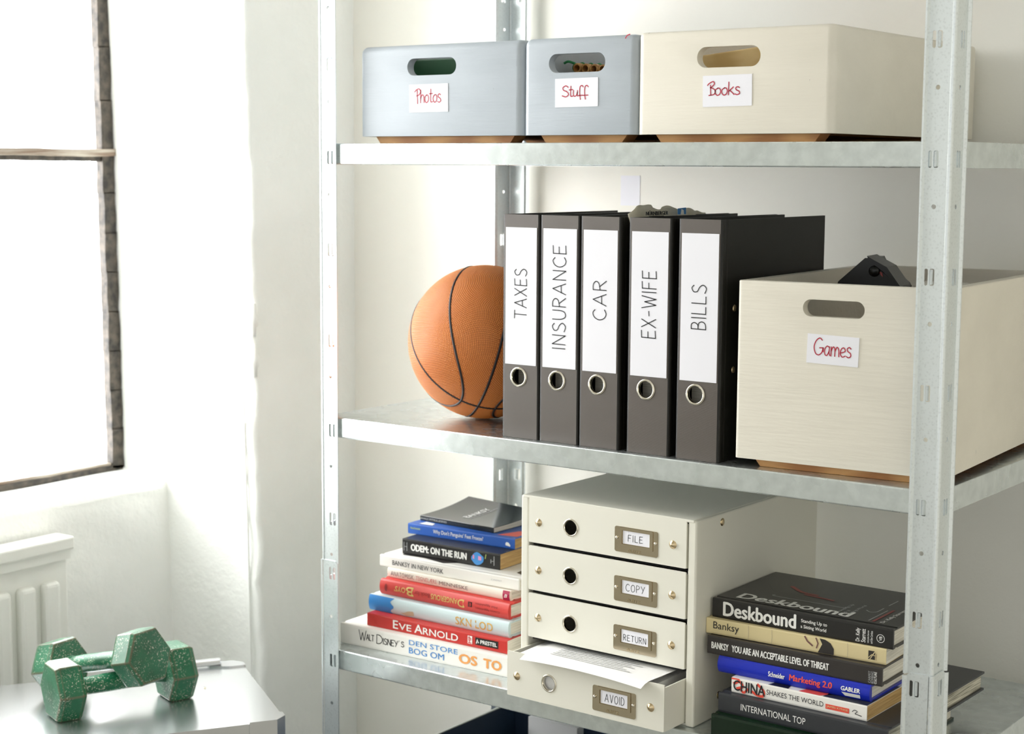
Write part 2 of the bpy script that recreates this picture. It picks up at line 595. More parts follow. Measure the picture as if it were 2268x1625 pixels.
L_, S_ = 'l', 's'
HAND = {
    'T': (.66, [(L_, [(0, 1), (.66, .98)]), (L_, [(.34, 1), (.32, 0)])]),
    'A': (.72, [(L_, [(0, 0), (.38, 1), (.72, 0)]), (L_, [(.12, .34), (.6, .36)])]),
    'X': (.62, [(L_, [(0, 0), (.6, 1)]), (L_, [(.02, 1), (.62, 0)])]),
    'E': (.54, [(L_, [(.54, 1), (.02, .98), (0, 0), (.54, .03)]), (L_, [(0, .53), (.46, .54)])]),
    'S': (.58, [(S_, [(.54, .86), (.34, 1), (.08, .86), (.12, .62), (.42, .46), (.57, .22), (.34, 0), (0, .1)])]),
    'I': (.06, [(L_, [(.03, 0), (.03, 1)])]),
    'N': (.62, [(L_, [(0, 0), (.02, 1), (.6, 0), (.62, 1)])]),
    'U': (.6, [(S_, [(0, 1), (.01, .4), (.12, .08), (.3, 0), (.5, .1), (.59, .4), (.6, 1)])]),
    'R': (.58, [(L_, [(0, 0), (.02, 1)]), (S_, [(.02, 1), (.36, .98), (.54, .78), (.4, .56), (.03, .48)]), (L_, [(.22, .5), (.58, 0)])]),
    'C': (.64, [(S_, [(.62, .84), (.42, 1), (.14, .86), (0, .5), (.12, .14), (.38, 0), (.64, .12)])]),
    'W': (.9, [(L_, [(0, 1), (.24, 0), (.46, .8), (.66, 0), (.9, 1)])]),
    'F': (.52, [(L_, [(.52, 1), (.02, .98), (0, 0)]), (L_, [(0, .52), (.42, .53)])]),
    '-': (.34, [(L_, [(0, .48), (.34, .5)])]),
    'B': (.54, [(L_, [(0, 0), (.02, 1)]), (S_, [(.02, 1), (.34, .98), (.46, .78), (.32, .56), (.02, .52)]), (S_, [(.1, .53), (.42, .48), (.54, .26), (.38, .04), (0, 0)])]),
    'L': (.5, [(L_, [(.02, 1), (0, .02), (.5, .02)])]),
    'P': (.52, [(L_, [(0, 0), (.02, 1)]), (S_, [(.02, 1), (.36, .98), (.52, .76), (.36, .52), (.02, .46)])]),
    'Y': (.62, [(L_, [(0, 1), (.3, .5)]), (L_, [(.62, 1), (.18, 0)])]),
    'O': (.66, [(S_, [(.3, 1), (.08, .8), (0, .45), (.14, .08), (.38, 0), (.6, .22), (.66, .6), (.52, .92), (.3, 1)])]),
    'V': (.62, [(L_, [(0, 1), (.32, 0), (.62, 1)])]),
    'D': (.6, [(L_, [(0, 0), (.02, 1)]), (S_, [(.02, 1), (.36, .94), (.58, .62), (.54, .26), (.3, .02), (0, 0)])]),
    'G': (.72, [(S_, [(.6, .88), (.4, 1), (.14, .82), (0, .46), (.12, .1), (.36, 0), (.6, .16), (.68, .44)]), (L_, [(.42, .42), (.7, .44), (.7, .2)])]),
    ' ': (.2, []),
    # lower case, written in one hand
    'h': (.4, [(L_, [(.03, .92), (0, .0)]), (S_, [(0, .3), (.16, .56), (.32, .5), (.36, .26), (.38, 0)])]),
    'o': (.42, [(S_, [(.2, .55), (.03, .42), (0, .2), (.14, .01), (.32, .08), (.4, .32), (.32, .52), (.18, .55)])]),
    't': (.34, [(S_, [(.16, .96), (.13, .3), (.16, .04), (.34, .06)]), (L_, [(0, .62), (.34, .64)])]),
    's': (.34, [(S_, [(.32, .52), (.18, .6), (.04, .5), (.1, .36), (.28, .26), (.32, .1), (.16, 0), (0, .06)])]),
    'u': (.4, [(S_, [(.02, .56), (0, .2), (.1, .02), (.26, .1), (.36, .4)]), (S_, [(.37, .56), (.35, .2), (.4, .02)])]),
    'f': (.4, [(S_, [(.44, .84), (.32, .98), (.16, .86), (.12, .4), (.18, -.28)]), (L_, [(0, .08), (.42, .1)])]),
    'k': (.42, [(L_, [(.03, .98), (0, 0)]), (L_, [(.36, .6), (.02, .26)]), (L_, [(.12, .34), (.42, .02)])]),
    'a': (.42, [(S_, [(.36, .5), (.18, .56), (.02, .36), (.04, .08), (.2, .02), (.36, .3)]), (S_, [(.37, .54), (.35, .2), (.42, .02)])]),
    'm': (.62, [(L_, [(0, .54), (.0, 0)]), (S_, [(0, .28), (.14, .54), (.27, .44), (.29, 0)]), (S_, [(.29, .28), (.42, .54), (.56, .42), (.6, 0)])]),
    'e': (.38, [(S_, [(.02, .24), (.2, .28), (.36, .38), (.24, .55), (.06, .46), (0, .2), (.14, .01), (.38, .08)])]),
    'b': (.5, [(S_, [(0, .78), (.12, .92), (.4, 1.06), (.5, .9), (.36, .7), (.2, .6)]), (L_, [(.22, .8), (.24, .02)]), (S_, [(.22, .6), (.46, .5), (.58, .3), (.46, .08), (.1, .02)])]),
    'n': (.4, [(L_, [(0, .54), (0, 0)]), (S_, [(0, .28), (.16, .54), (.33, .44), (.36, 0)])]),
    'q': (.5, [(S_, [(-.06, .78), (.1, .92), (.4, 1.0), (.56, .8), (.4, .58), (.14, .5)]), (L_, [(.2, .9), (.24, -.06)])]),
}


def tag(o, label=None, cat=None, group=None, kind=None):
    for k, v in (('label', label), ('category', cat), ('group', group), ('kind', kind)):
        if v:
            o[k] = v
    return o


def thing(name, loc, rz=0, label=None, cat=None, group=None):
    o = bpy.data.objects.new(name, None)
    o.empty_display_size = 0.05
    C.objects.link(o)
    o.location = loc
    o.rotation_euler = (0, 0, rz)
    return tag(o, label, cat, group)


# ------------------------------------------------------------------ the room
Z1, Z2, Z3, Z4 = 1.5751, 1.1514, 0.7789, 0.379     # shelf tops
YB, XW = 0.52, -0.43                               # back wall, window wall (room face)
XG, XS, YN = -0.80, -0.67, -0.80                   # glass plane, face under the window, near end of the niche


def corner_y(z):
    return 0.2415 + (1.2 - z) * 0.022


def pier():
    """the plastered pier between the window and the corner, with its worn edge"""
    mb = MB()
    nz, prof = 150, []
    n1, n2 = 22, 16
    for k in range(n1 + 1):
        prof.append((-0.86 + (XW - 0.012 + 0.86) * k / n1, 0.0))
    for k in range(1, 6):
        a = R(90 * k / 6)
        prof.append((XW - 0.012 + 0.012 * math.sin(a), 0.012 - 0.012 * math.cos(a)))
    for k in range(n2 + 1):
        prof.append((XW, 0.012 + (YB + 0.05 - 0.2525) * k / n2))

    def fn(u, v):
        i = min(int(round(u * (len(prof) - 1))), len(prof) - 1)
        x, dy = prof[i]
        z = -0.02 + v * 2.96
        near = max(0.0, 1 - (abs(x - XW) + abs(dy)) / 0.05)
        rag = (noise.noise(Vector((3.1, 0.4, z * 9))) + 0.7 * noise.noise(Vector((1.7, 8, z * 27)))) * near
        low = 1.0 if z > 1.3 else 1.6
        big = noise.noise(Vector((x * 3, dy * 3, z * 1.6))) * 0.006
        cy_ = corner_y(z) if dy < 0.2 else 0.2415
        return (x + rag * 0.004 * low, cy_ + dy + rag * 0.006 * low + (big if dy < 0.2 else 0), z)
    mb.grid(fn, len(prof) - 1, nz, 'plaster')
    return mb


mb = pier()
mb.box((-1.0, -7.0, -0.02), (XW, YN, 2.94), 'plaster')                       # near pier
mb.box((-0.86, YN, 2.35), (XW, 0.3, 2.94), 'plaster')                        # lintel
mb.box((-0.86, YN, -0.02), (XS, 0.28, 0.925), 'plaster')                # wall under the window
tag(mb.build('wall_left'), kind='structure')
mb = MB().box((-0.86, YB, -0.02), (3.2, YB + 0.1, 2.94), 'wall_paint')
tag(mb.build('wall_back'), kind='structure')
tag(MB().box((-1.0, -7.0, -0.06), (3.2, YB + 0.1, 0), 'floor_boards').build('floor'), kind='structure')
tag(MB().box((-1.0, -3.6, 2.92), (3.2, YB + 0.1, 3.0), 'ceiling_paint').build('ceiling'), kind='structure')


def sill():
    mb = MB()
    # a plastered, slightly sloping sill with a soft front edge
    def fn(u, v):
        y = YN + (0.275 - YN) * u
        prof = [(-0.79, 0.946), (-0.74, 0.949), (-0.70, 0.950), (-0.684, 0.947), (-0.674, 0.940), (-0.6695, 0.928), (-0.6685, 0.90), (-0.6685, 0.75), (-0.6685, 0.5), (-0.6685, 0.2)]
        k = v * (len(prof) - 1)
        i = min(int(k), len(prof) - 2)
        t_ = k - i
        x = prof[i][0] * (1 - t_) + prof[i + 1][0] * t_
        z = prof[i][1] * (1 - t_) + prof[i + 1][1] * t_
        e = max(0, 1 - (0.275 - y) / 0.05)
        nz_ = noise.noise(Vector((x * 12, y * 7, z * 12))) * 0.004
        return (x + nz_ - e * 0.0, y, z + nz_ * 0.6 + e * 0.004)
    mb.grid(fn, 90, 45, 'plaster')
    return mb


def window():
    mb = MB()
    y1 = 0.2335
    def bar(a, b, m, n=40, wob=0.0025):
        a, b = Vector(a), Vector(b)
        ax = max(range(3), key=lambda i: abs(b[i] - a[i]))
        bm = bmesh.new()
        bmesh.ops.create_cube(bm, size=1)
        for v in bm.verts:
            v.co = Vector(tuple(a[i] + (b[i] - a[i]) * (v.co[i] + 0.5) for i in range(3)))
        eds = [e for e in bm.edges if abs((e.verts[0].co - e.verts[1].co)[ax]) > 1e-6]
        bmesh.ops.subdivide_edges(bm, edges=eds, cuts=n)
        for v in bm.verts:
            c = v.co
            c += Vector((0, noise.noise(c * 25) * wob, noise.noise(c * 25 + Vector((9, 2, 4))) * wob))
        mb.from_bm(bm, m)
    # upright bar beside the reveal leans a little, as the plaster does
    lean = lambda z: 0.0165 * (1.42 - z) / 0.45 * 0.45
    for (za, zb) in ((0.952, 1.562), (1.562, 2.36)):
        n = 8
        for k in range(n):
            z0, z1 = za + (zb - za) * k / n, za + (zb - za) * (k + 1) / n
            l0 = lean((z0 + z1) / 2)
            bar((XG - 0.006, 0.2065 + l0, z0), (XG + 0.012, 0.2345 + l0, z1 + 0.002), 'window_iron', 6)
    for k in range(1, 3):
        y = 0.22 - 0.39 * k
        bar((XG - 0.006, y - 0.012, 0.95), (XG + 0.012, y + 0.012, 2.36), 'window_iron')
    for z in (1.547, 2.33):
        bar((XG - 0.006, YN, z), (XG + 0.008, 0.232, z + 0.011), 'window_iron')
        bar((XG - 0.004, YN, z + 0.009), (XG + 0.016, 0.232, z + 0.0225), 'window_wood')
    bar((XG - 0.006, YN, 0.944), (XG + 0.012, 0.238, 0.9575), 'window_iron')
    bar((XG - 0.002, YN, 0.9565), (XG + 0.008, 0.232, 0.963), 'window_wood')
    return mb


w = window().build('window_1')
tag(w, kind='structure')
MB().box((XG - 0.002, YN, 0.955), (XG + 0.002, 0.225, 2.34), 'window_glass').build('window_pane', w)
sill().build('window_sill', w)

# thin painted cable and old hinge on the reveal
mb = MB()
pts = [(-0.4535 + 0.0006 * math.sin(k * 1.1), corner_y(2.3 - k * 0.06) - 0.0035, 2.3 - k * 0.06) for k in range(37)]
mb.tube(pts, 0.0022, 'plaster', 8)
tag(mb.build('cable'), 'thin white painted cable running down the edge of the window reveal', 'cable')
for k, (z, lab) in enumerate(((1.262, 'upper of two old hinge stubs painted white on the plaster edge beside the window'),
                              (1.188, 'lower of two old hinge stubs painted white on the plaster edge beside the window'))):
    mb = MB()
    cy_ = corner_y(z)
    mb.lathe([(0.0001, -0.03), (0.005, -0.03), (0.006, -0.012), (0.009, -0.01), (0.009, 0.008), (0.006, 0.012), (0.005, 0.03), (0.0001, 0.031)], 'plaster', 14)
    mb.box((-0.012, -0.004, -0.03), (0.002, 0.004, -0.014), 'plaster', 0.001)
    h = mb.build('hinge', None, (XW + 0.004, cy_ - 0.001, z))
    tag(h, lab, 'hinge', 'old hinge stubs on the reveal')

# radiator under the window
rad = thing('radiator', (-0.64, -0.03, 0.12), 0, 'white panel radiator with vertical ribs on the wall under the window', 'radiator')
mb = MB()
mb.box((-0.012, -0.7, 0.0), (0.012, 0, 0.725), 'radiator_enamel', 0.004)
y = -0.028
while y > -0.67:
    mb.box((0.008, y - 0.034, 0.05), (0.03, y, 0.69), 'radiator_enamel', 0.009, 3)
    y -= 0.052
mb.build('panel', rad)
mb = MB()
mb.box((-0.016, -0.7, 0.742), (0.034, 0.0, 0.766), 'radiator_enamel', 0.004)
mb.box((-0.010, -0.7, 0.7251), (0.026, -0.004, 0.742), 'radiator_enamel')
mb.build('top_grille', rad)
for yy in (-0.1, -0.6):
    MB().box((-0.029, yy - 0.02, 0.2), (-0.0121, yy + 0.02, 0.6), 'radiator_enamel').build('wall_bracket', rad)
MB().tube([(0, -0.05, 0.0), (0, -0.05, -0.12)], 0.009, 'radiator_enamel', 12).build('pipe', rad)

# paper strip on the back wall
mb = MB().box((-0.0195, -0.0006, -0.0255), (0.0195, 0, 0.0255), 'paper_label')
tag(mb.build('paper_note', None, (0.2005, YB, 1.502)), 'small blank lilac-white paper strip stuck on the wall above the binders', 'note')

# ------------------------------------------------------------------ shelving unit
XL, XR, FL = -0.0365, 0.979, 0.0395
DEP = 0.49
unit = thing('shelving_unit', (0, 0, 0), 0, 'galvanised steel shelving unit with slotted corner posts and five shelves', 'shelf')
SLOT_Z = [0.902 - 0.1415 * k for k in range(6)] + [0.989 + 0.1412 * k for k in range(9)]
HOLE_Z = [0.932 + 0.1413 * k for k in range(9)] + [0.832 - 0.1415 * k for k in range(6)]
JOINT = 0.922


def post(name, cx, cy_, sx, sy, z0, z1, grow=0.0):
    """L-shaped post; sx, sy point along the flanges from the outer corner"""
    mb = MB()
    for axis in (0, 1):
        # local frame: u along the flange from the corner, v up, outward normal as local z
        if axis == 0:
            xdir, out = Vector((sx, 0, 0)), Vector((0, -sy, 0))
        else:
            xdir, out = Vector((0, sy, 0)), Vector((-sx, 0, 0))
        ydir = Vector((0, 0, 1))
        flip = xdir.cross(ydir).dot(out) < 0
        m_ = Matrix((xdir, ydir, out)).transposed().to_4x4()
        m_.translation = Vector((cx, cy_, 0)) + out * grow
        holes = []
        sh = (0.0372, 0.0415)[axis] - 0.005
        for z in SLOT_Z:
            if z0 + 0.014 < z < z1 - 0.014:
                holes.append(rounded(0.0158, z - 0.0102, 0.0220, z + 0.0102, 0.002, 3))
                holes.append(rounded(0.0240, z - 0.0102, 0.0286, z + 0.0102, 0.002, 3))
        for z in HOLE_Z:
            if z0 + 0.006 < z < z1 - 0.006:
                holes.append(circle(0.0195, z, 0.0029, 14))
        ch = 0.004 if grow else 0
        sub = MB()
        sub.plate([(0.004, z0), (sh, z0), (sh, z1 - ch), (sh - ch, z1), (0.004, z1)], holes, -0.0014, 0, 'galvanised_steel', m_)
        # lip at the free edge, curled outwards
        sub.plate([(0, 0), (0.0024, 0.0034), (0.0046, 0.0034), (0.0046, 0.0021), (0.0032, 0.0021), (0.0004, -0.0014), (-0.0002, -0.0014)], [], z0, z1 - ch, 'galvanised_steel',
                  m_ @ Matrix(((1, 0, 0, sh), (0, 0, 1, 0), (0, 1, 0, 0), (0, 0, 0, 1))))
        # raised tab behind each slot pair
        for z in SLOT_Z:
            if z0 + 0.014 < z < z1 - 0.014:
                sub.plate([(0.0192, z - 0.0090), (0.0218, z - 0.0090), (0.0218, z + 0.0090), (0.0192, z + 0.0090)], [], -0.0042, -0.0015, 'galvanised_steel', m_)
        mb.add(sub.v, sub.f, 'galvanised_steel')
    # rounded outer bead
    r_ = 0.0042
    ox, oy = cx + sx * (r_ - 0.0012 - grow), cy_ + sy * (r_ - 0.0012 - grow)
    prof = [(ox - sx * r_ * math.cos(R(a)), oy - sy * r_ * math.sin(R(a))) for a in range(-18, 109, 14)]
    inn = [(ox - sx * (r_ - 0.0014) * math.cos(R(a)), oy - sy * (r_ - 0.0014) * math.sin(R(a))) for a in range(108, -19, -14)]
    mb.plate(prof + inn, [], z0, z1, 'galvanised_steel')
    me = mb.build(name, unit)
    bm = bmesh.new()
    bm.from_mesh(me.data)
    bmesh.ops.recalc_face_normals(bm, faces=bm.faces)
    bm.to_mesh(me.data)
    bm.free()
    return me


for (cx, cy_, sx, sy) in ((XL, -0.002, 1, 1), (XR, -0.002, -1, 1), (XL, DEP + 0.002, 1, -1), (XR, DEP + 0.002, -1, -1)):
    post('upper_post', cx, cy_, sx, sy, JOINT - 0.002, 2.06)
    post('lower_post', cx, cy_, sx, sy, 0.0, JOINT, 0.0017)


def shelf(z, lip=0.0316):
    mb = MB()
    x0, x1, y0, y1, t_ = XL + 0.002, XR - 0.002, 0.0, DEP, 0.0012
    # folded sheet: profile across the depth, swept along x, plus end lips
    r_ = 0.002
    def arc(cx, cz, a0, a1, rr, n=4):
        return [(cx + rr * math.cos(R(a0 + (a1 - a0) * k / n)), cz + rr * math.sin(R(a0 + (a1 - a0) * k / n))) for k in range(n + 1)]
    outer = [(y0 + 0.012, z - lip), (y0 + r_, z - lip)] + arc(y0 + r_, z - lip + r_, 270, 180, r_) + arc(y0 + r_, z - r_, 180, 90, r_) + arc(y1 - r_, z - r_, 90, 0, r_) + [(y1, z - lip), (y1 - 0.012, z - lip)]
    inner = [(y1 - 0.012, z - lip + t_), (y1 - t_, z - lip + t_), (y1 - t_, z - t_), (y0 + t_, z - t_), (y0 + t_, z - lip + t_), (y0 + 0.012, z - lip + t_)]
    mx = Matrix(((0, 0, 1, 0), (1, 0, 0, 0), (0, 1, 0, 0), (0, 0, 0, 1)))
    mb.plate(outer + inner, [], x0, x1, 'galvanised_shelf', mx)
    for xx in (x0 - 0.0006, x1 - 0.0006):
        mb.box((xx, y0 + 0.003, z - lip), (xx + 0.0012, y1 - 0.003, z - 0.0004), 'galvanised_shelf')
    mb.box((x0 + 0.01, 0.235, z - 0.026), (x1 - 0.01, 0.262, z - 0.0012), 'galvanised_shelf')    # stiffener under the sheet
    return mb.build('shelf', unit)


for z in (0.06, Z4, Z3, Z2, Z1, 2.03):
    shelf(z)
unit['label'] = 'galvanised steel shelving unit with slotted corner posts holding boxes, binders and books'


# ------------------------------------------------------------------ wooden crates
def boolean_cut(ob, cutter_mb):
    cut = cutter_mb.build('cutter', ob.parent)
    bm = bmesh.new(); bm.from_mesh(cut.data)
    bmesh.ops.remove_doubles(bm, verts=bm.verts, dist=1e-6)
    bmesh.ops.recalc_face_normals(bm, faces=bm.faces)
    bm.to_mesh(cut.data); bm.free()
    md = ob.modifiers.new('cut', 'BOOLEAN')
    md.operation = 'DIFFERENCE'
    md.solver = 'EXACT'
    md.object = cut
    dg = bpy.context.evaluated_depsgraph_get()
    dg.update()
    me = bpy.data.meshes.new_from_object(ob.evaluated_get(dg))
    ob.modifiers.remove(md)
    old = ob.data
    ob.data = me
    bpy.data.meshes.remove(old)
    bpy.data.objects.remove(cut)


def crate(loc, rz, w, d, h, paint, hole, r_, rt, label, word):
    """painted wooden crate; hole = (x0, z0, x1, z1) on the front; stands on two raw wooden battens"""
    t = thing('wooden_crate', loc, rz, label, 'box', 'painted wooden crates on the shelves')
    base = 0.0105
    wall = 0.015
    bm = bmesh.new()
    out = rounded(0, 0, w, d, r_, 6)
    inn = rounded(wall, wall, w - wall, d - wall, 0.004, 2)
    mb = MB()
    mb.plate(out, [inn], base, base + h, paint)
    body = mb.build('body', t)
    bm.from_mesh(body.data)
    bmesh.ops.remove_doubles(bm, verts=bm.verts, dist=1e-6)
    bmesh.ops.dissolve_limit(bm, angle_limit=R(0.5), verts=bm.verts, edges=bm.edges)
    bmesh.ops.recalc_face_normals(bm, faces=bm.faces)
    top = [e for e in bm.edges if all(v.co.z > base + h - 1e-5 for v in e.verts) and len(e.link_faces) == 2
           and any(abs(f.normal.z) < 0.1 for f in e.link_faces) and (min(v.co.x for v in e.verts) < 0.012 or max(v.co.x for v in e.verts) > w - 0.012 or min(v.co.y for v in e.verts) < 0.012 or max(v.co.y for v in e.verts) > d - 0.012)]
    bmesh.ops.bevel(bm, geom=top, offset=rt, segments=4, affect='EDGES', profile=0.5)
    bmesh.ops.triangulate(bm, faces=[f for f in bm.faces if len(f.verts) > 4])
    bm.to_mesh(body.data)
    bm.free()
    x0, z0, x1, z1 = hole
    c = MB()
    c.plate(rounded(x0, z0, x1, z1, (z1 - z0) / 2 - 0.0002, 8), [], -0.02 - d, 0.03, paint, front((0, 0, 0)))
    boolean_cut(body, c)
    for f in body.data.polygons:
        f.use_smooth = True
    body.data.set_sharp_from_angle(angle=R(35))
    MB().box((0.006, 0.006, base), (w - 0.006, d - 0.006, base + 0.007), 'raw_wood').build('floor_panel', t)
    for yy in (0.012, d - 0.04):
        b = MB()
        b.plate([(0.032, 0), (w - 0.03, 0), (w - 0.022, base - 0.0002), (0.024, base - 0.0002)], [], -0.028, 0, 'raw_wood', front((0, yy, 0)))
        b.build('batten', t)
    return t


def crate_label(t, x0, z0, x1, z1, word, hx, hz, hw, hh, tilt=0, pen=0.0013, gap=0.1):
    mb = MB()
    cx, cz = (x0 + x1) / 2, (z0 + z1) / 2
    m_ = front((cx, -0.0008, cz)) @ Matrix.Rotation(R(tilt), 4, 'Z')
    w, h = x1 - x0, z1 - z0
    mb.plate([(-w / 2, -h / 2), (w / 2, -h / 2), (w / 2, h / 2), (-w / 2, h / 2)], [], -0.0006, 0, 'paper_label', m_)
    mb.hand(word, m_, -w / 2 + hx * w, -h / 2 + hz * h, hw * w, hh * h, 'red_ink', pen, gap=gap)
    return mb.build('paper_label', t)


CR_D = 0.44
# left blue-grey crate: front at Y .02, X .026 - .3345
c1 = crate((0.026, 0.02, Z1 + 0.0003), 0, 0.3075, CR_D, 0.1345, 'grey_blue_paint', (0.0955, 0.0995, 0.188, 0.1245), 0.012, 0.011,
           'wider grey-blue wooden crate at the left end of the top shelf, marked Photos', 'Photos')
crate_label(c1, 0.1, 0.0455, 0.1735, 0.0865, 'qhotos', 0.16, 0.34, 0.66, 0.5, 0.5, 0.0014, 0.06)
c2 = crate((0.3345, 0.02, Z1 + 0.0003), 0, 0.1895, CR_D, 0.1345, 'grey_blue_paint', (0.0445, 0.0965, 0.1385, 0.1225), 0.011, 0.010,
           'narrow grey-blue wooden crate in the middle of the top shelf, marked Stuff', 'Stuff')
crate_label(c2, 0.056, 0.049, 0.1275, 0.0885, 'Stuff', 0.17, 0.36, 0.6, 0.38, 0.5, 0.0014, 0.04)
mb = MB()
mb.stroke(spline([(0.171, 0.1395), (0.1735, 0.143), (0.178, 0.1445)], 5), 0.0016, 'red_ink', front((0, -0.0004, 0)), 0.0)
mb.build('pen_mark', c2)
c3 = crate((0.5245, 0.02, Z1 + 0.0003), 0, 0.2895, 0.478, 0.1355, 'cream_paint', (0.0925, 0.0965, 0.186, 0.1235), 0.011, 0.006,
           'cream wooden crate at the right end of the top shelf, marked Books', 'Books')
crate_label(c3, 0.1025, 0.046, 0.175, 0.0865, 'books', 0.1, 0.36, 0.66, 0.42, 0.8, 0.0014, 0.06)
G_ROT = R(3.5)
c4 = crate((0.6895, 0.012, Z2 + 0.0003), G_ROT, 0.2845, 0.45, 0.2345, 'cream_paint', (0.0915, 0.2025, 0.1745, 0.2245), 0.006, 0.002,
           'large cream wooden crate on the middle shelf behind the right post, marked Games', 'Games')
crate_label(c4, 0.099, 0.1425, 0.1685, 0.180, 'Games', 0.14, 0.3, 0.72, 0.58, -1.6, 0.0014, 0.08)
for k, t in enumerate((c1, c2, c3, c4)):
    t['group'] = 'painted wooden crates'

# contents seen through the handle holes
tag(MB().box((0, 0, 0), (0.2, 0.012, 0.11), 'green_card', 0.002).build('album', None, (0.062, 0.09, Z1 + 0.0186)),
    'dark green album standing inside the crate marked Photos', 'album')
tb = thing('bamboo_bundle', (0.363, 0.1, Z1 + 0.0186), 0, 'row of bamboo tubes tied with green string inside the crate marked Stuff', 'bamboo tubes')
for k in range(5):
    x_, z_ = 0.009 + 0.0146 * k, 0.0895 - 0.0011 * k
    mb = MB()
    mb.lathe([(0.0046, 0), (0.0069, 0), (0.0071, 0.002), (0.0068, 0.16), (0.0046, 0.16), (0.0046, 0.0)], 'bamboo', 18, frame((x_, 0.0, z_), (1, 0, 0), (0, 0, -1)))
    mb.build('tube', tb)
mb = MB()
pts = []
for k in range(5):
    x_, z_ = 0.009 + 0.0146 * k, 0.0895 - 0.0011 * k
    pts += [(x_ - 0.006, 0.012, z_ + 0.0058), (x_, 0.014, z_ + 0.0078), (x_ + 0.006, 0.011, z_ + 0.006)]
mb.tube(spline(pts, 4), 0.0011, 'green_string', 8)
for q in range(5):
    mb.tube(spline([(0.0032 - 0.001 * q, 0.003 + 0.003 * q, 0.0965), (-0.0005 - 0.001 * q, 0.004 + 0.003 * q, 0.0895), (0.0035, 0.006 + 0.003 * q, 0.0825)], 4), 0.0012, 'green_string', 8)
mb.tube(spline([(0.002, 0.006, 0.096), (-0.006, 0.0, 0.099), (-0.012, -0.002, 0.0965)], 4), 0.0018, 'green_string', 8)
mb.build('string', tb)
mb = MB()
mb.box((0.005, 0.03, 0), (0.06, 0.13, 0.081), 'green_card', 0.002)
mb.build('holder', tb)
mb = MB()
mb.box((-0.1, 0, -0.056), (0.095, 0.009, 0.042), 'pale_wood', 0.002)
pb = mb.build('wooden_plank', None, (0.672, 0.125, Z1 + 0.0905), (R(-6), R(-7), R(10)))
tag(pb, 'pale wooden plank lying slanted inside the crate marked Books', 'plank')

# black game controller poking out of the crate on the middle shelf
gc = thing('game_controller', (0.80, 0.16, Z2 + 0.0186), R(10), 'black plastic game controller sticking out of the crate marked Games', 'game controller')
mb = MB()
sec = [(0.014, 0.0), (0.034, 0.0), (0.043, 0.195), (0.047, 0.214), (0.0445, 0.2185), (0.014, 0.243), (0.0085, 0.2535), (-0.0005, 0.2535), (-0.036, 0.221), (-0.0375, 0.2165), (-0.03, 0.206), (0.006, 0.196)]
mb.plate(sec, [], -0.07, 0.0, 'game_plastic', front((0, 0, 0)))
ob = mb.build('shell', gc)
bvm = ob.modifiers.new('edge', 'BEVEL'); bvm.width = 0.002; bvm.segments = 2; bvm.limit_method = 'ANGLE'
mb = MB()
mb.plate([(0.003, 0.2565), (0.012, 0.2515), (0.03, 0.2425), (0.0485, 0.2175), (0.0465, 0.2165), (0.0255, 0.236), (0.006, 0.250)], [], -0.05, 0.004, 'game_plastic', front((0, 0, 0)))
mb.build('trigger_guard', gc)
mb = MB()
mb.lathe([(0.0001, 0.006), (0.006, 0.006), (0.0075, 0.002), (0.0075, -0.002)], 'game_plastic', 20, front((0.013, -0.001, 0.2365)))
mb.build('knob', gc)
mb = MB()
mb.plate([(0.019, 0.237), (0.0235, 0.2345), (0.0245, 0.229), (0.0215, 0.2315)], [], 0.0, 0.0012, 'red_plastic', front((0, 0, 0)))
mb.build('button', gc)

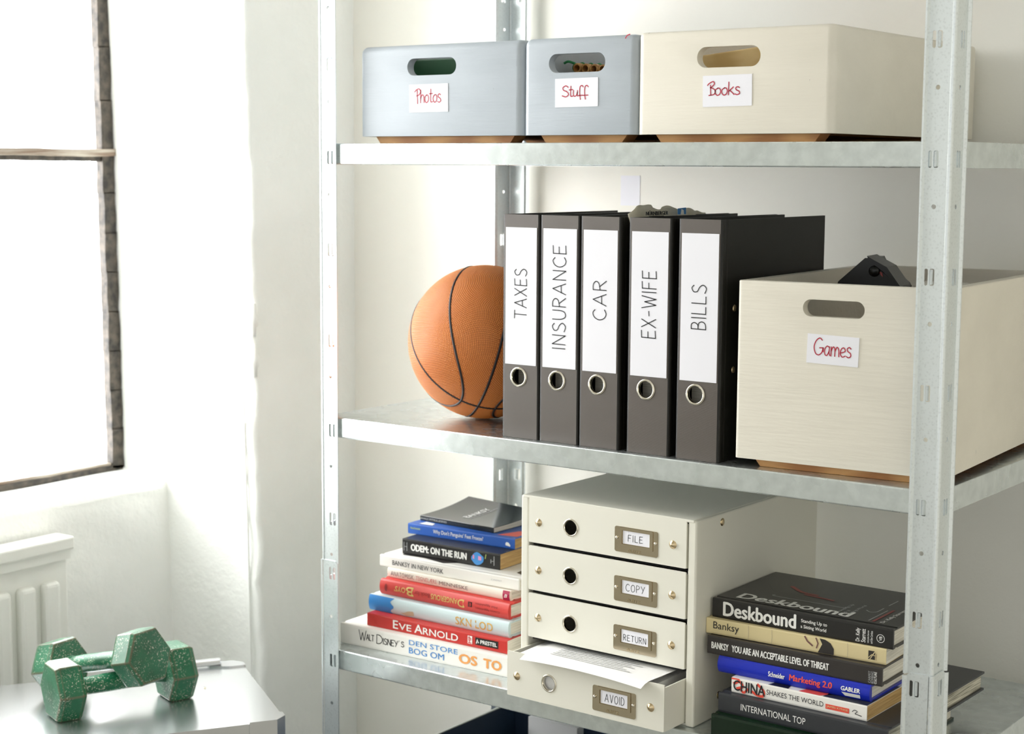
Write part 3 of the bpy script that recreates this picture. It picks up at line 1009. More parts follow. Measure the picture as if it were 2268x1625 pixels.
# ------------------------------------------------------------------ lever arch binders
def binder(x, y, w, label, word, tx):
    """tx = (y0, y1) of the writing along the label"""
    H, D, bt = 0.3225, 0.3, 0.0024
    t = thing('binder', (x, y, Z2 + 0.0003), 0, label, 'binder', 'black lever arch binders on the middle shelf')
    mb = MB()
    ring_x, ring_z = w * 0.44, H - 0.2335
    mb.plate([(0, 0), (w, 0), (w, H), (0, H)], [circle(ring_x, ring_z, 0.0116, 28)], -0.0024, 0, 'spine_cloth', front((0, 0, 0)))
    # rounded fold and side boards
    for s in (0, 1):
        xx = 0 if s == 0 else w
        d = 1 if s else -1
        prof = [(xx, 0), (xx + d * 0.0022, 0.0006), (xx + d * 0.0034, 0.0026), (xx + d * 0.0036, 0.006), (xx + d * 0.003, 0.008), (xx + d * 0.003, 0.012), (xx + d * 0.0036, 0.014),
                (xx + d * 0.0036, D), (xx + d * 0.0008, D), (xx + d * 0.0008, 0.006), (xx, 0.0026)]
        mb.plate(prof, [], 0.0, H, 'binder_board')
    b = mb.build('cover', t)
    bm = bmesh.new(); bm.from_mesh(b.data)
    bmesh.ops.recalc_face_normals(bm, faces=bm.faces)
    bm.to_mesh(b.data); bm.free()
    mb = MB()
    lx0, lx1, lz0, lz1 = 0.0022, w - 0.0018, H - 0.2155, H - 0.0185
    m_ = front((0, -0.0007, 0))
    mb.plate([(lx0, lz0), (lx1, lz0), (lx1, lz1), (lx0, lz1)], [], -0.0006, 0, 'paper_label', m_)
    a, c = tx
    hx, hw = lx0 + (lx1 - lx0) * 0.3, (lx1 - lx0) * 0.39
    mb.hand(word, m_, hx, lz0 + (lz1 - lz0) * a, hw, (lz1 - lz0) * (c - a), 'black_ink', 0.0013, 90)
    mb.build('spine_label', t)
    mb = MB()
    mb.lathe([(0.0113, -0.004), (0.0113, 0.0006), (0.0122, 0.0014), (0.0136, 0.0012), (0.0146, 0.0002), (0.0146, 0.0)], 'nickel', 36, front((ring_x, 0, ring_z)))
    mb.build('finger_ring', t)
    mb = MB().box((0.004, 0.03, 0.003), (w * 0.72, 0.245, 0.29), 'pages_white')
    mb.build('paper_block', t)
    for z in (0.2045, 0.122) if word == 'BILLS' else ():
        mb = MB()
        mb.lathe([(0.0001, 0.0022), (0.0032, 0.0018), (0.0044, 0.0008), (0.0048, 0)], 'brass_nickel', 18, frame((w + 0.0036, 0.035, z), (0, 1, 0), (0, 0, 1)))
        mb.build('rivet', t)
    return t


for x, w, y, word, tx, pos in ((0.3085, 0.0585, 0.014, 'TAXES', (0.34, 0.70), 'first binder from the ball'),
                               (0.3745, 0.0610, 0.014, 'INSURANCE', (0.14, 0.88), ''), (0.4438, 0.0600, 0.013, 'CAR', (0.37, 0.645), ''),
                               (0.5235, 0.0618, 0.012, 'EX-WIFE', (0.27, 0.73), ''), (0.6030, 0.0605, 0.010, 'BILLS', (0.355, 0.655), '')):
    lab = {'TAXES': 'black lever arch binder beside the ball, white spine label reading TAXES',
           'INSURANCE': 'black lever arch binder with a white spine label reading INSURANCE',
           'CAR': 'black lever arch binder in the middle of the row, spine label reading CAR',
           'EX-WIFE': 'black lever arch binder with a white spine label reading EX-WIFE',
           'BILLS': 'black lever arch binder next to the cream crate, spine label reading BILLS'}[word]
    b = binder(x, y, w, lab, word, tx)

# crumpled newspaper sticking out of the binders
def crumple():
    mb = MB()
    def fn(u, v):
        y = -0.02 + 0.225 * u
        edge = 0.0115 + 0.004 * math.sin(u * 5.2 + 0.4) + 0.004 * noise.noise(Vector((u * 9, 1, 2)))
        if u < 0.12:
            edge *= 0.35 + u / 0.12 * 0.65
        if 0.32 < u < 0.42:
            edge *= 0.8
        if u > 0.85:
            edge *= max(0.25, (1 - u) / 0.15)
        z = -0.045 + (0.045 + edge) * v
        x = 0.004 * math.sin(u * 9 + v * 2) + 0.004 * noise.noise(Vector((u * 7, v * 3, 4))) - 0.007 * v * v
        return (x, y, z)
    mb.grid(fn, 60, 14, 'aged_paper')
    m_ = frame((0.0115, 0.04, 0.001), (0, 1, 0), (0, 0, 1))
    mb.text('NÜRNBERGER', m_, -0.037, 0.0012, 0.058, 0.0065, 'black_ink', 0.01, z=0.0)
    mb.flat([(0.048, 0.001), (0.07, 0.001), (0.07, 0.0105), (0.048, 0.0095)], 'ink_sky', m_, 0.0)
    mb.flat([(0.055, 0.001), (0.064, 0.001), (0.063, 0.007), (0.057, 0.0085)], 'ink_white', m_, 0.0004)
    ob = mb.build('newspaper', None, (0.5137, 0.045, Z2 + 0.3225))
    s = ob.modifiers.new('thick', 'SOLIDIFY'); s.thickness = 0.0007
    return ob


def newspaper():
    ob = crumple()
    tag(ob, 'crumpled old newspaper sticking up between the tops of the binders', 'newspaper')


newspaper()

# ------------------------------------------------------------------ basketball
def basketball():
    Rb = 0.119
    t = thing('basketball', (0.178, 0.139, Z2 + Rb + 0.0007), 0, 'orange pebbled basketball with black seams left of the binders', 'ball')
    bm = bmesh.new()
    bmesh.ops.create_icosphere(bm, subdivisions=6, radius=Rb)
    mb = MB().from_bm(bm, 'orange_rubber', None, True)
    a = Vector((-0.6882, 0.4121, -0.5972)).normalized()
    b = Vector((-0.65, -0.7159, 0.255)); b = (b - a * a.dot(b)).normalized()
    c = a.cross(b)
    # moulded pebbles, laid in the spiral rows of the ball's surface
    vs_, fs = [], []
    NP = 25000
    ga = math.pi * (3 - math.sqrt(5))
    ring = [(math.cos(R(60 * k)), math.sin(R(60 * k))) for k in range(6)]
    for i in range(NP):
        zc = 1 - 2 * (i + 0.5) / NP
        rr = math.sqrt(1 - zc * zc)
        lx, ly = rr * math.cos(ga * i), rr * math.sin(ga * i)
        d = b * lx + c * ly + a * zc
        u, v = d.dot(a), d.dot(b)
        if abs(u) < 0.026 or abs(v) < 0.026 or (abs(u) < 0.78 and abs(abs(v) - (0.229 + 0.866 * u * u)) < 0.034):
            continue
        e1 = d.orthogonal().normalized()
        e2 = d.cross(e1)
        k0 = len(vs_)
        for cx_, sx_ in ring:
            vs_.append(d * (Rb - 0.00005) + (e1 * cx_ + e2 * sx_) * 0.00108)
        for cx_, sx_ in ring:
            vs_.append(d * (Rb + 0.00036) + (e1 * cx_ + e2 * sx_) * 0.0006)
        for k in range(6):
            q = (k + 1) % 6
            fs.append((k0 + k, k0 + q, k0 + 6 + q, k0 + 6 + k))
        fs.append(tuple(k0 + 6 + k for k in range(6)))
    mb.add(vs_, fs, 'orange_pebble', None, True)
    mb.build('skin', t)
    def seam(dirs):
        pts = [d.normalized() * (Rb - 0.0012) for d in dirs]
        MB().tube(pts, 0.0024, 'black_rubber', 8, True).build('seam', t)
    N = 120
    seam([b * math.cos(2 * math.pi * k / N) + c * math.sin(2 * math.pi * k / N) for k in range(N)])
    seam([a * math.cos(2 * math.pi * k / N) + c * math.sin(2 * math.pi * k / N) for k in range(N)])
    for s in (1, -1):
        dirs = []
        for k in range(N):
            th = 2 * math.pi * k / N
            u = 0.727 * math.sin(th)
            v = 0.229 + 0.866 * u * u
            w2 = max(0.0, 1 - u * u - v * v)
            w = math.copysign(math.sqrt(w2), math.cos(th)) if abs(math.cos(th)) > 1e-6 else 0
            dirs.append(a * u + b * (v * s) + c * w)
        seam(dirs)


basketball()


# ------------------------------------------------------------------ books
def book(name, loc, ang, L, Wd, T, cov, pg, label, hard=True, bulge=0.0, group=None, deco=None, lift=0.0, top_deco=None):
    t = thing(name, loc, R(ang), label, 'book', group)
    bt = 0.0028 if hard else 0.0007
    ov = 0.0035 if hard else 0.0
    mb = MB()
    n = 10
    spine = [(-bulge * (1 - (2 * k / n - 1) ** 2) - (0.0006 if 0 < k < n else 0), T * k / n) for k in range(n + 1)]
    groove = 0.0011 if hard else 0.0
    top = [(0.005, T), (0.0075, T - groove), (0.0105, T - groove), (0.013, T)] if hard else []
    bot = [(0.013, 0), (0.0105, groove), (0.0075, groove), (0.005, 0)] if hard else []
    poly = [(Wd, 0)] + bot + spine + top + [(Wd, T), (Wd, T - bt), (bt, T - bt), (bt, bt), (Wd, bt)]
    mx = Matrix(((0, 0, 1, 0), (1, 0, 0, 0), (0, 1, 0, 0), (0, 0, 0, 1)))
    mb.plate(poly, [], 0, L, cov, mx)
    def warp(q):
        z = min(max(q.z, 0), T)
        return Vector((q.x, q.y - bulge * (1 - (2 * z / T - 1) ** 2) - 0.0007, q.z))
    if deco:
        deco(mb, front((0, 0, 0)), L, T, warp)
    if top_deco:
        top_deco(mb, lying((0, 0, T)), L, Wd)
    pb_ = MB()
    pb_.box((ov, bt * 1.05, bt * 1.02), (L - ov, Wd - ov, T - bt * 1.02), pg)
    parts = [(mb, 'cover'), (pb_, 'pages')]
    if lift:
        for b_, _ in parts:
            # cut the long faces into strips so that the raised corner can bend
            pass
    for b_, nm in parts:
        o_ = b_.build(nm, t)
        bm = bmesh.new(); bm.from_mesh(o_.data)
        if nm == 'cover':
            bmesh.ops.remove_doubles(bm, verts=bm.verts, dist=1e-7)
            fs = [f for f in bm.faces if f.material_index == 0]
            bmesh.ops.recalc_face_normals(bm, faces=fs)
        if lift:
            for k in range(1, 12):
                bmesh.ops.bisect_plane(bm, geom=list(bm.verts) + list(bm.edges) + list(bm.faces), plane_co=(0, Wd * k / 12, 0), plane_no=(0, 1, 0))
            for v in bm.verts:
                f = max(0, v.co.y / Wd)
                v.co.z += lift * f ** 2.2 * (v.co.z / T) * (1.25 - 0.5 * v.co.x / L)
        bm.to_mesh(o_.data); bm.free()
        if lift:
            for f in o_.data.polygons:
                f.use_smooth = True
            o_.data.set_sharp_from_angle(angle=R(25))
    return t


def rect(mb, m_, x0, y0, x1, y1, mt, warp, z=0.0003):
    n = max(1, int((y1 - y0) / 0.004))
    pts = [(x0, y0 + (y1 - y0) * k / n) for k in range(n + 1)]
    for k in range(n):
        a, b = y0 + (y1 - y0) * k / n, y0 + (y1 - y0) * (k + 1) / n
        mb.add([(x0, a, z), (x1, a, z), (x1, b, z), (x0, b, z)], [(0, 1, 2, 3)], mt, m_, False, warp)


def d_white(mb, m_, L, T, wp):
    h = lambda s, x, y, w_, hh: mb.hand(s, m_, x, y * T, w_, hh * T, 'black_ink', 0.0012, gap=0.14, warp=wp)
    h('W', 0.0385, 0.34, 0.0145, 0.5)
    h('ALT', 0.0535, 0.40, 0.0155, 0.3)
    h('D', 0.0745, 0.34, 0.0115, 0.44)
    h('ISNEY', 0.0875, 0.36, 0.0290, 0.3)
    h('S', 0.1235, 0.42, 0.0055, 0.26)
    mb.stroke([(0.1195, 0.7 * T), (0.1185, 0.62 * T)], 0.0007, 'black_ink', m_, warp=wp)
    mb.text('DEN STORE', m_, 0.139, 0.60 * T, 0.094, 0.25 * T, 'ink_blue', 0.0, warp=wp)
    mb.text('BOG OM', m_, 0.139, 0.18 * T, 0.068, 0.3 * T, 'ink_sky', 0.01, warp=wp)
    mb.text('OS', m_, 0.236, 0.24 * T, 0.033, 0.44 * T, 'ink_orange', 0.09, warp=wp)
    mb.text('TO', m_, 0.282, 0.24 * T, 0.032, 0.44 * T, 'ink_orange', 0.09, warp=wp)


def d_red(mb, m_, L, T, wp):
    for s, x, w_, hh in (('E', 0.0535, 0.0098, 0.64), ('VE', 0.0650, 0.0250, 0.5), ('A', 0.0965, 0.0155, 0.66), ('RNOLD', 0.1135, 0.0680, 0.52)):
        mb.text(s, m_, x, 0.2 * T, w_, hh * T, 'ink_white', 0.03, warp=wp)
    rect(mb, m_, 0.2, 0.22 * T, 0.2085, 0.82 * T, 'ink_white', wp)
    mb.text('MP', m_, 0.2015, 0.27 * T, 0.0055, 0.5 * T, 'cover_red', 0.05, turn=90, warp=wp, z=0.0006)
    rect(mb, m_, 0.2145, 0.24 * T, 0.2575, 0.8 * T, 'cover_black', wp)
    mb.text('PRESTEL', m_, 0.2245, 0.38 * T, 0.0305, 0.28 * T, 'ink_white', 0.06, warp=wp, z=0.0006)
    mb.stroke([(0.2168, 0.36 * T), (0.2185, 0.66 * T), (0.2205, 0.42 * T)], 0.0018, 'ink_white', m_, z=0.0006, warp=wp)


def d_pale(mb, m_, L, T, wp):
    pts = [(0, 0.0), (0.051, 0.0), (0.047, 0.3 * T), (0.05, 0.62 * T), (0.044, 0.85 * T), (0.046, T), (0, T)]
    n = 8
    for k in range(n):
        a, b = T * k / n, T * (k + 1) / n
        w0 = 0.049 - 0.004 * math.sin(k * 1.3)
        w1 = 0.049 - 0.004 * math.sin((k + 1) * 1.3)
        mb.add([(0.0002, a, 0.0003), (w0, a, 0.0003), (w1, b, 0.0003), (0.0002, b, 0.0003)], [(0, 1, 2, 3)], 'ink_sky', m_, False, wp)
    mb.flat([(0.066, 0.2 * T), (0.078, 0.06 * T), (0.094, 0.16 * T), (0.093, 0.44 * T), (0.083, 0.4 * T), (0.074, 0.25 * T)], 'ink_stone', m_, 0.0004, wp)
    mb.text('SKN LOD', m_, 0.178, 0.22 * T, 0.072, 0.5 * T, 'ink_amber', 0.02, warp=wp)


def d_salmon(mb, m_, L, T, wp):
    mb.flat([(0.0135 + 0.0028 * math.cos(a * 0.6283), 0.5 * T + 0.26 * T * math.sin(a * 0.6283)) for a in range(10)], 'ink_deep_red', m_, 0.0004, wp)
    mb.text("OYS'", m_, 0.0315, 0.38 * T, 0.0230, 0.34 * T, 'ink_gold', 0.02, turn=180, warp=wp)
    mb.text('B', m_, 0.056, 0.26 * T, 0.0145, 0.56 * T, 'ink_gold', 0.03, turn=180, warp=wp)
    mb.text('Book for', m_, 0.0735, 0.4 * T, 0.031, 0.27 * T, 'ink_deep_red', 0.0, turn=180, warp=wp)
    mb.text('ANGEROUS', m_, 0.1075, 0.36 * T, 0.0530, 0.34 * T, 'ink_gold', 0.02, turn=180, warp=wp)
    mb.text('D', m_, 0.1615, 0.22 * T, 0.012, 0.5 * T, 'ink_gold', 0.03, turn=180, warp=wp)
    rect(mb, m_, 0.1815, 0.36 * T, 0.1895, 0.68 * T, 'cover_black', wp)
    mb.text('E', m_, 0.1835, 0.42 * T, 0.004, 0.2 * T, 'cover_salmon', 0.03, turn=180, warp=wp, z=0.0006)
    mb.text('Hal Iggulden', m_, 0.1965, 0.58 * T, 0.042, 0.17 * T, 'ink_deep_red', 0.0, turn=180, warp=wp)
    mb.text('Conn Iggulden', m_, 0.1965, 0.30 * T, 0.047, 0.17 * T, 'ink_deep_red', 0.01, turn=180, warp=wp)


def d_ivory(mb, m_, L, T, wp):
    mb.hand('ANATOMISK'.replace('K', 'K') if 'K' in HAND else 'ANATOMIS', m_, 0.008, 0.26 * T, 0.047, 0.44 * T, 'ink_brown', 0.0007, gap=0.25, warp=wp)
    mb.text('TEGNELÆRE', m_, 0.0605, 0.28 * T, 0.043, 0.42 * T, 'ink_rose', -0.015, warp=wp)
    mb.text('MENNESKE', m_, 0.1085, 0.28 * T, 0.058, 0.38 * T, 'ink_brown', -0.02, warp=wp)
    rect(mb, m_, L - 0.0135, 0.02 * T, L - 0.0002, 0.98 * T, 'ink_maroon', wp)
    mb.text('B', m_, L - 0.0105, 0.3 * T, 0.006, 0.34 * T, 'ink_white', 0.03, shear=0.3, warp=wp, z=0.0006)


def d_bright(mb, m_, L, T, wp):
    mb.text('BANKSY IN NEW YORK', m_, 0.0265, 0.27 * T, 0.1035, 0.42 * T, 'black_ink', 0.0, warp=wp)
    mb.text('CARPET', m_, 0.2235, 0.5 * T, 0.0205, 0.13 * T, 'grey_ink', 0.0, warp=wp)


def d_odem(mb, m_, L, T, wp):
    for x in (0.0035, 0.0095):
        mb.stroke([(x, 0.24 * T), (x, 0.78 * T)], 0.0008, 'grey_ink', m_, warp=wp)
    mb.stroke([(0.0035, 0.5 * T), (0.0095, 0.5 * T)], 0.0006, 'grey_ink', m_, warp=wp)
    mb.text('ODEM: ON THE RUN', m_, 0.0180, 0.31 * T, 0.1110, 0.42 * T, 'ink_white', 0.085, warp=wp)
    mb.flat([(0.1505 + r_ * math.cos(R(a)), 0.5 * T + r_ * 0.82 * math.sin(R(a))) for a, r_ in zip(range(0, 360, 24), (12e-3, 12.5e-3, 11e-3, 12e-3, 13e-3, 12e-3, 11e-3, 12e-3, 12.5e-3, 11.4e-3, 12e-3, 13e-3, 12e-3, 11.5e-3, 12e-3))], 'ink_blue', m_, 0.0004, wp)
    mb.flat([(0.152, 0.42 * T), (0.158, 0.42 * T), (0.158, 0.66 * T), (0.152, 0.68 * T)], 'ink_pink', m_, 0.0006, wp)
    mb.flat([(0.1415, 0.46 * T), (0.1445, 0.46 * T), (0.1445, 0.7 * T), (0.1415, 0.7 * T)], 'ink_pink', m_, 0.0006, wp)
    mb.stroke([(0.1655, 0.58 * T), (0.167, 0.84 * T)], 0.0013, 'ink_lime', m_, warp=wp)
    for a, b, x in ((0.24, 0.8, 0.1825), (0.36, 0.58, 0.1765)):
        mb.stroke([(x, a * T), (x, b * T)], 0.0012, 'grey_ink', m_, warp=wp)
    mb.stroke([(0.1765, 0.47 * T), (0.1825, 0.5 * T)], 0.0007, 'grey_ink', m_, warp=wp)


def d_blue(mb, m_, L, T, wp):
    mb.text('NewScientist', m_, 0.0055, 0.5 * T, 0.0200, 0.2 * T, 'ink_lime', 0.02, warp=wp)
    mb.text("Why Don't Penguins' Feet Freeze?", m_, 0.0515, 0.26 * T, 0.0985, 0.5 * T, 'ink_white', 0.012, warp=wp)
    mb.flat([(0.193, 0.3 * T), (0.202, 0.22 * T), (0.202, 0.36 * T), (0.199, 0.58 * T), (0.195, 0.62 * T), (0.193, 0.5 * T)], 'ink_white', m_, 0.0004, wp)


def t_blue(mb, m_, L, Wd):
    mb.flat([(0.17, 0.01), (0.205, 0.014), (0.205, 0.07), (0.185, 0.05)], 'ink_vermilion', m_, 0.0003)
    mb.flat([(0.018, 0.006), (0.045, 0.006), (0.04, 0.02), (0.02, 0.024)], 'ink_white', m_, 0.0003)


def d_thin(mb, m_, L, T, wp):
    mb.text('BANKSY MYTHS & LEGENDS', m_, 0.002, 0.34 * T, 0.056, 0.34 * T, 'grey_ink', 0.01, warp=wp)


def t_thin(mb, m_, L, Wd):
    pass


GL, GR = 'books stacked on the left of the lower shelf', 'books stacked on the right of the lower shelf'
e = 0.0001
zz = Z3 + 0.0003
book('book', (-0.0304, 0.0333, zz), 2.2, 0.335, 0.25, 0.0322, 'cover_white', 'pages_white', 'large white book with blue and orange titles at the bottom of the left stack', True, 0.0, GL, d_white)
zz += 0.0322 + e
book('book', (0.0132, 0.0486, zz), 1.4, 0.2735, 0.23, 0.0205, 'cover_red', 'pages_white', 'slim red book with large white capitals, second from the bottom of the left stack', False, 0.0, GL, d_red)
zz += 0.0205 + e
book('book', (0.0016, 0.0686, zz), 0, 0.2795, 0.21, 0.025, 'cover_pale_blue', 'pages_white', 'pale blue hardback with a bright blue end and amber title in the left stack', True, 0.003, GL, d_pale)
zz += 0.025 + e
book('book', (0.0145, 0.0815, zz), -0.6, 0.2595, 0.19, 0.0248, 'cover_salmon', 'pages_white', 'red hardback with an upside-down gold title in the left stack', True, 0.004, GL, d_salmon)
zz += 0.0248 + e
HAND['M'] = (.8, [(L_, [(0, 0), (.1, 1), (.4, .3), (.7, 1), (.8, 0)])])
HAND['K'] = (.56, [(L_, [(0, 0), (.02, 1)]), (L_, [(.54, 1), (.03, .42)]), (L_, [(.2, .58), (.56, 0)])])
book('book', (0.0169, 0.0957, zz), -0.7, 0.2480, 0.18, 0.0156, 'cover_ivory', 'pages_white', 'ivory book with thin brown title and maroon spine end in the left stack', True, 0.002, GL, d_ivory)
zz += 0.0156 + e
book('book', (-0.0018, 0.0973, zz), 1.0, 0.2755, 0.21, 0.0181, 'cover_white', 'pages_white', 'white hardback with a plain black title in the middle of the left stack', True, 0.0, GL, d_bright,
     top_deco=lambda mb, m_, L, Wd: (mb.flat([(0.25, 0.03), (L - 0.004, 0.02), (L - 0.004, 0.14), (0.235, 0.14), (0.245, 0.08)], 'cover_charcoal', m_, 0.0003), mb.flat([(0.03, 0.02), (0.075, 0.022), (0.12, 0.012), (0.14, 0.03), (0.08, 0.06), (0.03, 0.05)], 'cover_charcoal', m_, 0.0003)))
zz += 0.0181 + e
book('book', (0.0236, 0.124, zz), 1.7, 0.1935, 0.126, 0.0253, 'cover_black', 'pages_tan', 'thick black paperback with chunky white capitals and a blue emblem in the left stack', False, 0.0, GL, d_odem)
zz += 0.0253 + e
book('book', (0.0063, 0.1586, zz), 3.0, 0.2100, 0.129, 0.0169, 'cover_blue', 'pages_tan', 'bright blue paperback under the black book at the top of the left stack', False, 0.0, GL, d_blue, top_deco=t_blue)
zz += 0.0169 + e
tb_ = book('book', (0.0085, 0.1880, zz), -2.0, 0.1560, 0.125, 0.0088, 'cover_gloss_black', 'pages_white', 'thin black paperback with a curled cover on top of the left stack', False, 0.0, GL, d_thin, lift=0.010,
           top_deco=lambda mb, m_, L, Wd: (mb.text('BANKSY', m_, 0.066, 0.03, 0.012, 0.06, 'ink_white', 0.03, turn=90), mb.text('MYTHS & LEGENDS', m_, 0.082, 0.03, 0.004, 0.07, 'grey_ink', 0.01, turn=90)))


def d_desk(mb, m_, L, T, wp):
    mb.text('Deskbound', m_, 0.0175, 0.17 * T, 0.1090, 0.70 * T, 'ink_white', 0.06, warp=wp)
    mb.text('Standing Up to', m_, 0.1345, 0.50 * T, 0.0375, 0.22 * T, 'ink_white', 0.02, warp=wp)
    mb.text('a Sitting World', m_, 0.1340, 0.21 * T, 0.0370, 0.22 * T, 'ink_white', 0.02, warp=wp)
    mb.text('Dr. Kelly', m_, 0.2130, 0.12 * T, 0.0070, 0.66 * T, 'ink_white', 0.02, turn=90, warp=wp)
    mb.text('Starrett', m_, 0.2205, 0.12 * T, 0.0062, 0.66 * T, 'ink_white', 0.02, turn=90, warp=wp)
    mb.text('with Juliet Starrett', m_, 0.2290, 0.12 * T, 0.0030, 0.62 * T, 'ink_white', 0.01, turn=90, warp=wp)
    mb.text('and Glen Cordoza', m_, 0.2335, 0.12 * T, 0.0030, 0.62 * T, 'ink_white', 0.01, turn=90, warp=wp)
    c_ = [(0.2475 + 0.0052 * math.cos(k * math.pi / 14), 0.45 * T + 0.0052 * math.sin(k * math.pi / 14)) for k in range(29)]
    mb.stroke(c_, 0.0007, 'ink_white', m_, warp=wp)
    mb.text('VB', m_, 0.2456, 0.45 * T - 0.0028, 0.004, 0.0056, 'ink_white', 0.03, turn=90, warp=wp)


def t_desk(mb, m_, L, Wd):
    mb.text('Deskbound', m_, 0.026, 0.0185, 0.165, 0.026, 'ink_white', 0.06)
    st = lambda pts, mt, w_=0.0016: mb.stroke(spline(pts, 4), w_, mt, m_)
    st([(0.062, 0.064), (0.066, 0.058), (0.13, 0.058), (0.165, 0.058), (0.169, 0.063)], 'grey_ink')
    st([(0.197, 0.066), (0.205, 0.060), (0.212, 0.066), (0.212, 0.088)], 'grey_ink')
    st([(0.212, 0.105), (0.212, 0.135)], 'grey_ink')
    st([(0.03, 0.11), (0.05, 0.085), (0.10, 0.075), (0.16, 0.08), (0.20, 0.095)], 'cover_charcoal', 0.001)
    st([(0.06, 0.12), (0.085, 0.1), (0.11, 0.096)], 'ink_deep_red', 0.006)
    st([(0.095, 0.09), (0.14, 0.084)], 'ink_deep_red', 0.005)
    for s, x, y, ln, w_, mt in (('Standing Up', 0.168, 0.032, 0.05, 0.0058, 'grey_ink'), ('to a', 0.1765, 0.032, 0.018, 0.005, 'grey_ink'), ('Sitting World', 0.184, 0.032, 0.055, 0.0058, 'grey_ink'),
                                ('Dr. Kelly Starrett', 0.2365, 0.019, 0.075, 0.0075, 'ink_white')):
        mb.text(s, m_, x, y, w_, ln, mt, 0.02, turn=90)
    mb.stroke([(0.221, 0.02), (0.221, 0.08)], 0.0016, 'grey_ink', m_)
    mb.stroke([(0.2275, 0.02), (0.2275, 0.085)], 0.0036, 'ink_deep_red', m_)


def d_sand(mb, m_, L, T, wp):
    mb.text('Banksy', m_, 0.0110, 0.22 * T, 0.0390, 0.62 * T, 'black_ink', 0.0, warp=wp)
    for x in (0.064, 0.099, 0.2075):
        mb.stroke([(x, 0.05 * T), (x + 0.0006, 0.5 * T), (x, 0.95 * T)], 0.0006, 'ink_stone', m_, warp=wp)
    mb.flat([(0.166, 0.03 * T), (0.1885, 0.03 * T), (0.1885, 0.42 * T), (0.184, 0.74 * T), (0.176, 0.92 * T), (0.168, 0.95 * T), (0.172, 0.6 * T)], 'cover_charcoal', m_, 0.0004, wp)
    mb.stroke([(0.147, 0.9 * T), (0.151, 0.62 * T), (0.158, 0.4 * T)], 0.0022, 'ink_brown', m_, warp=wp)
    mb.stroke([(0.163, 0.92 * T), (0.166, 0.6 * T), (0.164, 0.3 * T)], 0.0018, 'ink_brown', m_, warp=wp)
    rect(mb, m_, 0.2365, 0.2 * T, 0.2455, 0.74 * T, 'cover_charcoal', wp)
    mb.stroke([(0.237, 0.3 * T), (0.2415, 0.52 * T), (0.2455, 0.46 * T)], 0.001, 'cover_sand', m_, z=0.0006, warp=wp)
    mb.stroke([(0.239, 0.22 * T), (0.2455, 0.72 * T)], 0.001, 'cover_sand', m_, z=0.0006, warp=wp)
    mb.text('publikat', m_, 0.2465, 0.2 * T, 0.0018, 0.4 * T, 'ink_brown', 0, turn=90, warp=wp)


def d_threat(mb, m_, L, T, wp):
    mb.text('BANKSY', m_, 0.0070, 0.32 * T, 0.0258, 0.36 * T, 'ink_white', 0.05, warp=wp)
    mb.text('YOU ARE AN ACCEPTABLE LEVEL OF THREAT', m_, 0.0380, 0.32 * T, 0.1425, 0.36 * T, 'ink_white', 0.05, warp=wp)
    for s, x, mt in (('CARPET', 0.2360, 'grey_ink'), ('BOMBING', 0.2400, 'grey_ink'), ('CULTURE', 0.2442, 'ink_white')):
        mb.text(s, m_, x, 0.1 * T, 0.0033, 0.62 * T, mt, 0.0 if mt == 'grey_ink' else 0.03, turn=90, warp=wp)


def d_royal(mb, m_, L, T, wp):
    mb.text('Schneider', m_, 0.0770, 0.40 * T, 0.0240, 0.30 * T, 'ink_white', 0.045, warp=wp)
    mb.text('Marketing 2.0', m_, 0.1080, 0.30 * T, 0.0610, 0.46 * T, 'ink_vermilion', 0.045, warp=wp)
    mb.text('GABLER', m_, 0.1820, 0.46 * T, 0.0265, 0.24 * T, 'ink_white', 0.07, warp=wp)
    mb.flat([(0.1825, 0.36 * T), (0.2085, 0.36 * T), (0.2085, 0.14 * T), (0.187, 0.14 * T)], 'ink_white', m_, 0.0004, wp)


def d_china(mb, m_, L, T, wp):
    cl = 'ink_vermilion'
    mb.stroke(spline([(0.004, 0.6 * T), (0.012, 0.8 * T), (0.017, 0.5 * T), (0.009, 0.3 * T)], 6), 0.004, cl, m_, 0.0003, wp)
    mb.stroke(spline([(0.014, 0.3 * T), (0.019, 0.12 * T), (0.025, 0.4 * T)], 6), 0.0032, cl, m_, 0.0003, wp)
    mb.stroke(spline([(0.032, 0.3 * T), (0.04, 0.14 * T), (0.048, 0.16 * T), (0.049, 0.5 * T), (0.04, 0.86 * T)], 6), 0.0036, cl, m_, 0.0003, wp)
    mb.text('CHINA', m_, 0.0035, 0.16 * T, 0.0475, 0.70 * T, 'black_ink', 0.03, warp=wp, z=0.0006)
    mb.text('SHAKES THE WORLD', m_, 0.0535, 0.33 * T, 0.0835, 0.34 * T, 'black_ink', 0.0, warp=wp)
    rect(mb, m_, 0.1400, 0.26 * T, 0.1735, 0.58 * T, cl, wp)
    mb.text('JAMES KYNGE', m_, 0.1415, 0.34 * T, 0.0305, 0.17 * T, 'cover_sand', 0.01, warp=wp, z=0.0006)
    mb.stroke(spline([(0.178, 0.44 * T), (0.181, 0.56 * T), (0.185, 0.5 * T), (0.182, 0.34 * T), (0.187, 0.3 * T), (0.191, 0.26 * T)], 6), 0.0009, 'black_ink', m_, warp=wp)
    mb.flat([(0.0, 0.86 * T), (0.013, 0.9 * T), (0.012, 0.98 * T), (0.0002, 0.98 * T)], cl, m_, 0.0003, wp)


def d_intl(mb, m_, L, T, wp):
    mb.text('INTERNATIONAL TOP', m_, 0.0350, 0.32 * T, 0.0960, 0.34 * T, 'ink_white', 0.0, warp=wp)


